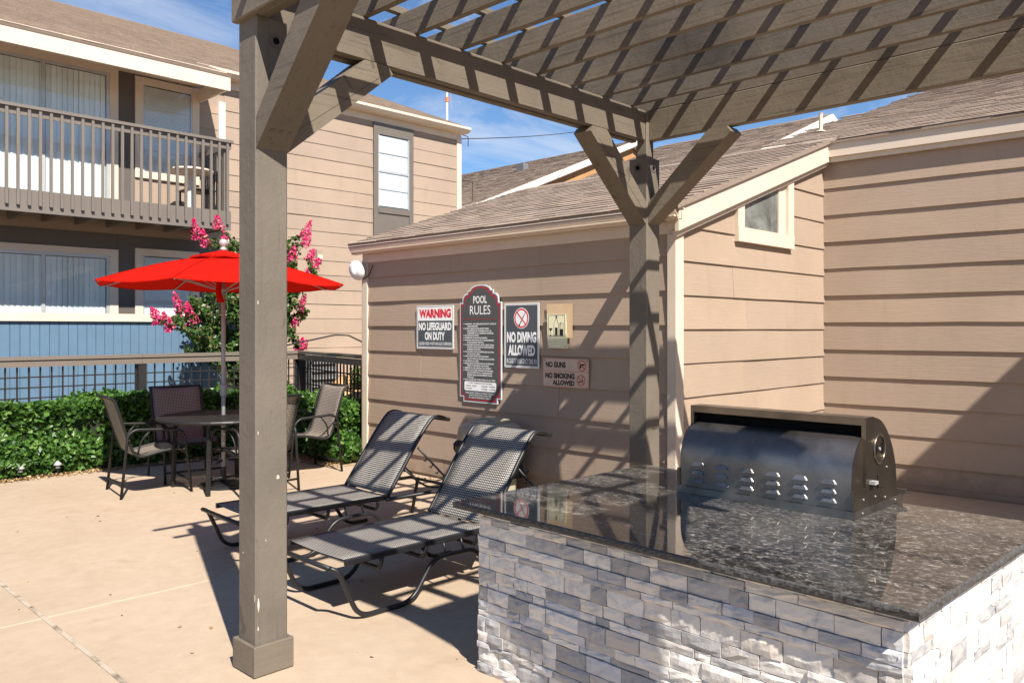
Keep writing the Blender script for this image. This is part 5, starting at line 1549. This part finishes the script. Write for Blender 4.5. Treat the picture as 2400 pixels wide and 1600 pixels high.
def make_lounger(label, group):
    t = thing('sun_lounger', (0, 0, 0), label, 'lounger', group)
    ZS = 0.325
    def tb_(p, r, name, par=t, mt=M_BLACKMET):
        m = MB(); m.tube(p, r, 8)
        o = bpy.data.objects.new(name, m.mesh(name, mt, (0, 0, 0), True)); COL.objects.link(o); o.parent = par; return o
    seat, pts = sling([(0.06, ZS + 0.012), (0.4, ZS + 0.012), (0.8, ZS + 0.012), (1.13, ZS + 0.012)], 0.292, 'seat_sling', M_SLING, t, 0.008)
    back, bpts = sling([(1.13, ZS + 0.018), (1.26, ZS + 0.20), (1.40, ZS + 0.40), (1.51, ZS + 0.535), (1.565, ZS + 0.575), (1.63, ZS + 0.575), (1.715, ZS + 0.545)], 0.292, 'back_sling', M_SLING, t, 0.006)
    for s in (-1, 1):
        m = MB(); m.bar((0.055, s * 0.300, ZS), (1.14, s * 0.300, ZS), 0.024, 0.036, (0, 0, 1), 0.006)
        o = bpy.data.objects.new('seat_rail', m.mesh('seat_rail', M_BLACKMET)); COL.objects.link(o); o.parent = t
        tb_([(p.x, s * 0.300, p.z - 0.004) for p in bpts], 0.0145, 'back_rail')
        sk = tb_(fillet([(-0.045, s * 0.29, ZS - 0.010), (0.00, s * 0.318, ZS - 0.03), (0.13, s * 0.318, 0.016), (0.50, s * 0.318, 0.016), (0.66, s * 0.318, ZS - 0.092), (1.00, s * 0.318, ZS - 0.092), (1.14, s * 0.318, 0.016), (1.34, s * 0.318, 0.016)], 0.085, 6), 0.0145, 'sled_leg')
        for xx in (0.76, 0.90): tb_([(xx, s * 0.316, ZS - 0.085), (xx - 0.012, s * 0.303, ZS - 0.010)], 0.0075, 'stud', sk)
        tb_(fillet([(1.10, s * 0.318, ZS - 0.012), (1.80, s * 0.318, ZS - 0.012), (1.86, s * 0.318, ZS - 0.04), (1.80, s * 0.318, 0.0)], 0.06), 0.0145, 'rear_leg')
        # ratchet strut behind the backrest
        st_ = tb_([(1.79, s * 0.27, ZS - 0.005), (1.43, s * 0.27, ZS + 0.34)], 0.009, 'ratchet_strut')
        m = MB()
        for k in range(4):
            c = Vector((1.70, s * 0.27, ZS + 0.085)).lerp(Vector((1.52, s * 0.27, ZS + 0.255)), k / 3)
            m.tube([c, c + Vector((-0.02, 0, -0.028)), c + Vector((-0.034, 0, -0.018))], 0.006, 5)
        o = bpy.data.objects.new('ratchet_teeth', m.mesh('ratchet_teeth', M_BLACKMET)); COL.objects.link(o); o.parent = st_
        tb_(fillet([(1.28, s * 0.28, ZS + 0.20), (1.50, s * 0.28, ZS + 0.02), (1.76, s * 0.28, ZS - 0.005)], 0.1), 0.008, 'stay_arm')
    tb_([(-0.045, -0.30, ZS - 0.010), (-0.045, 0.30, ZS - 0.010)], 0.0145, 'foot_rail')
    for xx in (0.30, 0.62, 1.04):
        tb_(fillet([(xx, -0.298, ZS - 0.012), (xx, -0.285, ZS - 0.085), (xx, 0.285, ZS - 0.085), (xx, 0.298, ZS - 0.012)], 0.06), 0.013, 'cross_brace')
    tb_([(1.712, -0.305, ZS + 0.545), (1.712, 0.305, ZS + 0.545)], 0.016, 'head_rail')
    tb_([(1.845, -0.318, ZS - 0.03), (1.845, 0.318, ZS - 0.03)], 0.0125, 'rear_rail')
    return t
GL = 'reclined sun loungers under the pergola'
l1 = make_lounger('black framed sling lounger nearest the counter, its back striped by pergola shadow', GL)
l1.location = (2.47, 4.05, 0); l1.rotation_euler = (0, 0, R(-0.6))
l2 = copy_tree(l1); l2['label'] = 'black framed sling lounger farther from the counter, between the front post and the sign wall'
l2.location = (2.62, 5.33, 0); l2.rotation_euler = (0, 0, R(-2.5))

# ------------------------------------------------------------------ bin by the sign wall
bx, by = 5.28, 5.47
bn = thing('litter_bin', (bx, by, 0), 'beige litter bin with black liner behind the nearer lounger', 'bin')
def rr(w, c, z, n=5):
    out = []
    for qx, qy, a0 in ((1, 1, 0), (-1, 1, 90), (-1, -1, 180), (1, -1, 270)):
        for i in range(n + 1):
            a = R(a0 + 90 * i / n); out.append((bx + qx * (w - c) + c * math.cos(a), by + qy * (w - c) + c * math.sin(a), z))
    return out
def loft(rings, name, mt, cap=True, smooth=False):
    m = MB(); n = len(rings[0]); m.v = [p for r in rings for p in r]
    for i in range(len(rings) - 1):
        for j in range(n): m.f.append((i * n + j, i * n + (j + 1) % n, (i + 1) * n + (j + 1) % n, (i + 1) * n + j))
    if cap: m.f += [tuple(range(n - 1, -1, -1)), tuple(range((len(rings) - 1) * n, len(rings) * n))]
    return m.build(name, mt, bn, smooth)
loft([rr(0.185, 0.06, 0.0), rr(0.205, 0.06, 0.42)], 'body', M_BIN)
lidb = loft([rr(0.235, 0.07, 0.565), rr(0.24, 0.07, 0.60), rr(0.235, 0.09, 0.68), rr(0.20, 0.10, 0.715), rr(0.15, 0.09, 0.735)], 'lid', M_BIN)
m = MB(); m.tube(catmull(rr(0.155, 0.10, 0.738, 3), 2, True), 0.013, 6, closed=True); m.build('lid_rim', M_BIN, lidb, smooth=True)
m = MB(); m.box(bx - 0.09, bx - 0.02, by - 0.16, by - 0.06, 0.742, 0.765); m.build('latch', M_BIN, lidb)
bg = MB(); rs = random.Random(4); rings = []
for i in range(8):
    z = 0.575 - 0.05 * i; w = 0.228 + 0.028 * math.sin(i * 1.3) + 0.012 * i * (0.6 if i < 5 else 0.2)
    rings.append([(p[0] + rs.uniform(-.014, .014), p[1] + rs.uniform(-.014, .014), z + rs.uniform(-.012, .012)) for p in rr(w, 0.07, z)])
loft(rings, 'liner', M_BAG, False, False)

# ------------------------------------------------------------------ wall lamp at the far corner of the sign wall
lp = thing('wall_lamp', (XA - 0.06, YF + 0.03, 2.31), 'round white dome lamp under the gutter at the sign wall corner', 'lamp')
c0 = Vector((XA - 0.05, YF + 0.028, 2.30))
ax_ = Vector((-0.94, -0.10, -0.30)).normalized()
m = MB(); m.lathe([(0.115, 0.0), (0.12, 0.015), (0.118, 0.03), (0.10, 0.055), (0.06, 0.075), (0.0, 0.082)], c0 + ax_ * 0.03, 24, ax_); m.build('dome', M_LAMP, lp, smooth=True)
m = MB(); m.lathe([(0.07, -0.005), (0.07, 0.03), (0.0, 0.03)], c0, 16, ax_); m.build('back_box', M_WHITE, lp)
m = MB(); m.tube(catmull([c0 + Vector((-0.02, -0.02, -0.10)), (XA - 0.05, YF - 0.06, 2.19), (XA - 0.045, YF - 0.15, 2.24), (XA - 0.034, YF - 0.20, 2.34)], 5), 0.006, 5); m.build('cable', M_CABLE, lp)

# ------------------------------------------------------------------ signs on the sign wall
XS = XA - 0.030                                           # sign back plane, just clear of the boards' butt edges
class Sign:
    """u to the right as read (towards -y), v up; front face at depth d in front of the wall"""
    def __init__(s, name, label, yc, zc, cat='sign'):
        s.yc, s.zc = yc, zc
        s.root = thing(name, (XS, yc, zc), label, cat)
    def fn(s, d): return lambda u, v, e: (XS - d - e, s.yc - u, s.zc + v)
    def poly(s, pts, d, th, name, mt, parent=None):
        m = MB(); m.prism(pts, s.fn(d), 0, th); return m.build(name, mt, parent or s.root)
    def rect(s, u0, u1, v0, v1, d, th, name, mt, parent=None): return s.poly([(u0, v0), (u1, v0), (u1, v1), (u0, v1)], d, th, name, mt, parent)
    def ring(s, cu, cv, r0, r1, d, th, name, mt, parent=None, n=32, ov=1.0):
        m = MB(); vs = []; f = s.fn(d)
        for e in (0, th):
            for r in (r0, r1): vs += [f(cu + r * math.cos(2 * PI * j / n), cv + ov * r * math.sin(2 * PI * j / n), e) for j in range(n)]
        q = lambda b, j: b * n + j % n
        fs = [(q(2, j), q(3, j), q(3, j + 1), q(2, j + 1)) for j in range(n)] + [(q(1, j), q(1, j + 1), q(3, j + 1), q(3, j)) for j in range(n)] + [(q(0, j), q(2, j), q(2, j + 1), q(0, j + 1)) for j in range(n)]
        m.add(vs, fs); return m.build(name, mt, parent or s.root)
    def disc(s, cu, cv, r, d, th, name, mt, parent=None, n=32): return s.poly([(cu + r * math.cos(2 * PI * j / n), cv + r * math.sin(2 * PI * j / n)) for j in range(n)], d, th, name, mt, parent)
    def frame(s, u0, u1, v0, v1, w, d, th, name, mt):
        m = MB(); f = s.fn(d)
        for a, b, c, e in ((u0, u1, v0, v0 + w), (u0, u1, v1 - w, v1), (u0, u0 + w, v0 + w, v1 - w), (u1 - w, u1, v0 + w, v1 - w)):
            m.prism([(a, c), (b, c), (b, e), (a, e)], f, 0, th)
        return m.build(name, mt, s.root)
    def text(s, lines, d, mt, name='lettering', parent=None):
        """lines: (string, u0, u1, v0, v1[, bold]) fitted into its box; u1 None keeps the natural width"""
        m = MB(); f = s.fn(d); one = len(lines) <= 5; o = None
        for ln in lines:
            if one: m = MB()
            st, u0, u1, v0, v1 = ln[:5]; bold = ln[5] if len(ln) > 5 else 0.02
            cu = bpy.data.curves.new('t', 'FONT'); cu.body = st; cu.offset = bold; cu.resolution_u = 3; cu.fill_mode = 'FRONT'
            ob = bpy.data.objects.new('t', cu); COL.objects.link(ob)
            me = ob.to_mesh()
            vs = [v.co.copy() for v in me.vertices]; fs = [tuple(p.vertices) for p in me.polygons]
            ob.to_mesh_clear(); bpy.data.objects.remove(ob); bpy.data.curves.remove(cu)
            if not vs: continue
            x0, x1 = min(v.x for v in vs), max(v.x for v in vs)
            capl, caph = (-0.01, 0.72)
            if not any(ch in st for ch in 'gjpqy,;&/()'): capl, caph = min(v.y for v in vs), max(v.y for v in vs)
            ky = (v1 - v0) / (caph - capl)
            kx = ((u1 - u0) / (x1 - x0)) if u1 is not None else ky * 1.0
            m.add([f(u0 + (v.x - x0) * kx, v0 + (v.y - capl) * ky, 0) for v in vs], [tuple(reversed(q)) for q in fs])
            if one: o = m.build(name, mt, parent or s.root); o['kind'] = 'stuff'
        if not one: o = m.build(name, mt, parent or s.root); o['kind'] = 'stuff'
        return o
def rounded(u0, u1, v0, v1, r, n=4):
    out = []
    for cu, cv, a0 in ((u1 - r, v0 + r, -90), (u1 - r, v1 - r, 0), (u0 + r, v1 - r, 90), (u0 + r, v0 + r, 180)):
        out += [(cu + r * math.cos(R(a0 + 90 * i / n)), cv + r * math.sin(R(a0 + 90 * i / n))) for i in range(n + 1)]
    return out

# WARNING sign, 0.61 x 0.46
sg = Sign('warning_sign', 'white and slate WARNING no lifeguard on duty sign, left end of the sign row', 6.68, 1.616)
hw, hh = 0.305, 0.231
sg.poly(rounded(-hw, hw, -hh, hh, 0.012), 0, 0.004, 'plate', M_SWHITE)
sg.frame(-hw + .012, hw - .012, -hh + .010, hh - .010, 0.004, 0.0042, 0.0006, 'border', M_SDARK)
sg.rect(-hw + .024, hw - .024, -hh + .022, 0.070, 0.0042, 0.0008, 'panel', M_SDARK)
sg.text([('WARNING', -0.262, 0.262, 0.100, 0.195, 0.055)], 0.0052, M_SRED)
sg.text([('NO LIFEGUARD', -0.270, 0.270, -0.035, 0.052, 0.05), ('ON DUTY', -0.165, 0.165, -0.140, -0.050, 0.05), ('CHILDREN UNDER 14 MUST HAVE ADULT SUPERVISION', -0.270, 0.270, -0.193, -0.160, 0.01)], 0.0056, M_SWHITE)

# POOL RULES board, 0.61 x 1.20
sg = Sign('pool_rules_sign', 'tall charcoal POOL RULES board with arched top and red border', 5.966, 1.365)
def ornate(s, o):
    """half outline (right side, bottom to top) of the stepped and arched board, inset o"""
    w = 0.305 - o
    R_ = [(0.245 - o * 0.9, -0.515 + o), (0.245 - o * 0.9, -0.470 + o * 0.6), (w, -0.470 + o * 0.6), (w, 0.515 - o), (0.250 - o, 0.515 - o), (0.250 - o, 0.555 - o)]
    R_ += [(0.250 - o - 0.105 * math.sin(t) * 0.95, 0.56 - o + 0.085 * (1 - math.cos(t))) for t in (0.3, 0.7, 1.1, 1.5)]
    R_ += [(0.145 - o * 0.8, 0.665 - o)]
    R_ += [((0.135 - o * 0.6) * math.cos(t), 0.620 - o + 0.070 * math.sin(t) + 0.045 * (t > 0.3)) for t in (0.35, 0.7, 1.05, 1.35)]
    R_ += [(0.0, 0.690 - o + 0.045 - 0.045)]
    L_ = [(-u, v) for u, v in reversed(R_[:-1])]
    return [(-(0.245 - o * 0.9), -0.515 + o)][:0] + R_ + L_
def board_outline(o):
    w = 0.305 - o
    half = [(0.0, -0.512 + o), (0.250 - o, -0.512 + o), (0.250 - o, -0.462 + o), (w, -0.462 + o), (w, 0.500 - o), (0.265 - o, 0.500 - o), (0.265 - o, 0.535 - o)]
    half += [(0.265 - o - 0.075 * (1 - math.cos(t)), 0.535 - o + 0.062 * math.sin(t)) for t in (0.5, 1.0, PI / 2)]
    half += [(0.190 - o, 0.625 - o), (0.155 - o, 0.625 - o)]
    half += [((0.155 - o) * math.cos(t), 0.625 - o + 0.055 * math.sin(t)) for t in (0.3, 0.65, 1.0, 1.3)]
    half += [(0.0, 0.680 - o)]
    return half + [(-u, v) for u, v in reversed(half[1:-1])]
sg.poly(board_outline(0.0), 0, 0.010, 'plate', M_SSILV)
sg.poly(board_outline(0.012), 0.0102, 0.0008, 'panel', M_SGREY)
sg.poly(board_outline(0.020), 0.0112, 0.0004, 'border', M_SRED2)
sg.poly(board_outline(0.034), 0.0118, 0.0006, 'panel', M_SGREY)
sg.text([('POOL', -0.100, 0.100, 0.490, 0.565, 0.02), ('RULES', -0.150, 0.150, 0.378, 0.468, 0.0)], 0.0130, M_SWHITE)
sg.rect(-0.235, 0.235, 0.330, 0.335, 0.0126, 0.0005, 'rule_line', M_SRED2)
rules = [(1, 'WARNING... NO LIFEGUARD ON DUTY. SWIM AT'), (0, 'YOUR OWN RISK.'), (1, 'DUE TO HEALTH AND SAFETY RISKS,'), (0, 'INEXPERIENCED SWIMMERS SHALL BE'), (0, 'SUPERVISED BY A COMPETENT SWIMMER.'),
         (1, 'NO DIVING ALLOWED.'), (1, 'SWIMMING ALONE IS PROHIBITED.'), (1, 'RUNNING AND ROUGH PLAY ARE PROHIBITED'), (0, 'IN OR AROUND THE POOL.'), (1, 'A CLEANSING SHOWER / BATH, USING WARM'), (0, 'WATER & SOAP, MUST BE TAKEN BEFORE'),
         (0, 'ENTERING THE POOL.'), (1, 'NO ALCOHOL OR GLASS BEVERAGES ALLOWED'), (0, 'IN THE POOL AREA.'), (1, 'APPROPRIATE SWIM WEAR REQUIRED.'), (0, 'NO CUT-OFFS OR DIAPERS ARE ALLOWED.'), (1, 'NO DIVING ALLOWED.'),
         (1, 'EXCESS BODY LOTIONS SHOULD BE REMOVED'), (0, 'PRIOR TO ENTERING THE WATER.'), (1, 'RESIDENTS ARE LIMITED TO 2 GUESTS.'), (1, 'PERSONS WITH OPEN WOUNDS OR BANDAGES'), (0, 'OR ANY SYMPTOM OF A COMMUNICABLE'), (0, 'DISEASE SHALL BE PROHIBITED FROM'), (0, 'THE POOL.'),
         (1, 'POOL SHOES ARE TO BE WORN AT ALL TIMES.')]
ls_ = []; v = 0.290; dv = 0.0235
for b_, st in rules:
    u0 = -0.222 if b_ else -0.190
    ls_.append((st, u0, u0 + 0.0114 * len(st), v - 0.0150, v, 0.03)); 
    v -= dv
sg.text(ls_, 0.0130, M_SWHITE)
m = MB(); v = 0.290
for b_, st in rules:
    if b_: m.prism([(-0.240 + 0.006 * math.cos(2 * PI * j / 8), v - 0.007 + 0.005 * math.sin(2 * PI * j / 8)) for j in range(8)], sg.fn(0.0126), 0, 0.0005)
    v -= dv
m.build('bullets', M_SWHITE, sg.root)['kind'] = 'stuff'
sg.poly(rounded(-0.232, 0.232, -0.395, -0.300, 0.018), 0.0126, 0.0005, 'hours_panel', M_SWHITE)
sg.text([('CLOSED ON MONDAY FOR CLEANING', -0.175, 0.175, -0.324, -0.308, 0.005), ('SUNDAY - FRIDAY', -0.212, -0.045, -0.353, -0.337, 0.005), ('10:00AM - 10:00PM', 0.02, 0.212, -0.353, -0.337, 0.005), ('SATURDAY', -0.212, -0.115, -0.381, -0.365, 0.005), ('10:00AM - 11:00PM', 0.02, 0.212, -0.381, -0.365, 0.005)], 0.0135, M_SBLACK)
sg.text([('MANAGEMENT RESERVES THE RIGHT TO REFUSE', -0.215, 0.215, -0.424, -0.410, 0.012), ('ADMITTANCE TO POOL AT ANY TIME.', -0.165, 0.165, -0.447, -0.433, 0.012), ('IN CASE OF EMERGENCY DIAL 911', -0.165, 0.165, -0.470, -0.456, 0.012)], 0.0130, M_SWHITE)

# NO DIVING sign, 0.46 x 0.62
sg = Sign('no_diving_sign', 'slate NO DIVING ALLOWED sign with red circled diver', 5.396, 1.535)
hw, hh = 0.230, 0.310
sg.poly(rounded(-hw, hw, -hh, hh, 0.012), 0, 0.004, 'plate', M_SWHITE)
sg.rect(-hw + .010, hw - .010, -hh + .010, hh - .010, 0.0042, 0.0004, 'border', M_SDARK)
sg.frame(-hw + .014, hw - .014, -hh + .014, hh - .014, 0.006, 0.0048, 0.0004, 'border', M_SWHITE)
cv = 0.165
sg.disc(0, cv, 0.100, 0.0048, 0.0004, 'disc', M_SWHITE)
sg.ring(0, cv, 0.078, 0.093, 0.0054, 0.0004, 'prohibition_ring', M_SRED)
sg.poly([(-0.060, cv + 0.052), (-0.052, cv + 0.060), (0.060, cv - 0.052), (0.052, cv - 0.060)], 0.0060, 0.0004, 'prohibition_bar', M_SRED)
sg.poly([(0.050, cv + 0.068), (0.042, cv + 0.040), (0.018, cv + 0.014), (0.004, cv - 0.012), (-0.012, cv - 0.032), (-0.020, cv - 0.052), (-0.008, cv - 0.050), (0.002, cv - 0.030), (0.016, cv - 0.010), (0.030, cv + 0.014), (0.050, cv + 0.040)], 0.0055, 0.0003, 'diver', M_SBLACK)
sg.disc(-0.026, cv - 0.064, 0.010, 0.0055, 0.0003, 'diver_head', M_SBLACK, n=12)
sg.text([('NO DIVING', -0.195, 0.195, -0.070, 0.035, 0.05), ('ALLOWED', -0.178, 0.178, -0.195, -0.090, 0.05), ('IN CASE OF EMERGENCY DIAL 911', -0.198, 0.198, -0.272, -0.222, 0.012)], 0.0054, M_SWHITE)

# bottle and glass card on an unpainted patch
pt_ = Sign('bare_wall_patch', 'pale unpainted rectangle left on the tan boards behind the bottle card', 4.915, 1.674, 'wall patch')
pt_.rect(-0.155, 0.155, -0.158, 0.155, 0.0005, 0.0015, 'patch', M_PATCH)
sg = Sign('drinks_sign', 'ivory card with black bottle and glasses, lower part over the pale patch', 4.935, 1.580)
m_ = sg.poly([(-0.122, 0.155), (-0.112, -0.158), (0.128, -0.160), (0.108, 0.152)], 0.012, 0.004, 'card', M_SCREAM)
sg.poly([(-0.150, 0.105), (-0.122, 0.060), (-0.118, 0.0), (-0.126, 0.09)], 0.006, 0.003, 'bent_corner', M_SCREAM)
D_ = 0.0165
sg.frame(-0.105, 0.098, -0.050, 0.145, 0.0035, D_, 0.0004, 'border', M_SBLACK)
def line(pts, w, name='drawing', mt=M_SBLACK):
    m = MB(); f = sg.fn(D_)
    for (a, b), (c, d) in zip(pts[:-1], pts[1:]):
        L = math.hypot(c - a, d - b) or 1; nx, ny = -(d - b) / L * w / 2, (c - a) / L * w / 2
        m.prism([(a + nx, b + ny), (a - nx, b - ny), (c - nx, d - ny), (c + nx, d + ny)], f, 0, 0.0005)
    m.build(name, mt, sg.root)
line([(-0.012, 0.138), (-0.012, 0.105), (-0.034, 0.065), (-0.034, -0.042), (0.022, -0.042), (0.022, 0.065), (0.002, 0.105), (0.002, 0.138), (-0.012, 0.138)], 0.003, 'bottle_outline')
sg.rect(-0.011, 0.001, 0.118, 0.138, D_ + .0006, 0.0003, 'bottle_neck', M_SBLACK)
sg.rect(-0.020, 0.010, -0.038, 0.030, D_, 0.0005, 'bottle_label', M_SBLACK)
sg.poly([(-0.095, 0.025), (-0.050, 0.025), (-0.0745, -0.006), (-0.0745, -0.038), (-0.060, -0.043), (-0.090, -0.043), (-0.0775, -0.038), (-0.0775, -0.006)][::-1], D_, 0.0005, 'martini_glass', M_SBLACK)
line([(0.036, 0.068), (0.036, -0.042), (0.078, -0.042), (0.078, 0.068), (0.036, 0.068)], 0.003, 'tall_glass')
sg.rect(0.039, 0.075, -0.040, 0.016, D_, 0.0005, 'drink', M_SBLACK)
line([(0.052, 0.016), (0.046, 0.082)], 0.003, 'straw')
for u in (-0.100, 0.108): sg.disc(u, -0.143, 0.006, D_, 0.001, 'screw', M_BOLT, n=10)

# NO GUNS / NO SMOKING sign, 0.55 x 0.265
sg = Sign('no_guns_no_smoking_sign', 'faded tan NO GUNS, NO SMOKING ALLOWED sign, lowest in the row', 4.842, 1.197)
hw, hh = 0.275, 0.132
sg.poly(rounded(-hw, hw, -hh, hh, 0.014), 0, 0.004, 'plate', M_STAN)
sg.frame(-hw + .004, hw - .004, -hh + .004, hh - .004, 0.003, 0.0042, 0.0004, 'border', M_SORANGE)
sg.rect(-hw + .007, hw - .007, 0.012, 0.0155, 0.0042, 0.0004, 'divider', M_SORANGE)
sg.text([('NO GUNS', -0.240, 0.005, 0.045, 0.100, 0.055), ('NO SMOKING', -0.245, 0.110, -0.055, -0.002, 0.055), ('ALLOWED', -0.155, 0.110, -0.115, -0.068, 0.055)], 0.0046, M_SBLACK)
for cu, cv, kind in ((0.195, 0.070, 'g'), (0.185, -0.060, 's')):
    if kind == 'g':
        sg.poly([(cu - 0.030, cv - 0.022), (cu - 0.014, cv - 0.026), (cu - 0.006, cv - 0.004), (cu + 0.032, cv + 0.004), (cu + 0.032, cv + 0.017), (cu - 0.026, cv + 0.014), (cu - 0.026, cv + 0.002)], 0.0042, 0.0004, 'pistol', M_SBLACK)
    else:
        sg.poly([(cu - 0.030, cv - 0.016), (cu - 0.027, cv - 0.026), (cu + 0.026, cv - 0.006), (cu + 0.023, cv + 0.004)], 0.0042, 0.0004, 'cigarette', M_SBLACK)
        D_ = 0.0042
        line([(cu + 0.024, cv + 0.008), (cu + 0.010, cv + 0.018), (cu + 0.024, cv + 0.026), (cu + 0.012, cv + 0.036)], 0.004, 'smoke')
    sg.ring(cu, cv, 0.042, 0.050, 0.0048, 0.0004, 'prohibition_ring', M_SORANGE, n=24)
    sg.poly([(cu - 0.034, cv + 0.028), (cu - 0.028, cv + 0.034), (cu + 0.034, cv - 0.028), (cu + 0.028, cv - 0.034)], 0.0054, 0.0003, 'prohibition_bar', M_SORANGE)
for u, v in ((-0.255, 0.112), (0.255, 0.112)): sg.disc(u, v, 0.006, 0.0042, 0.001, 'screw', M_SBLACK, n=10)
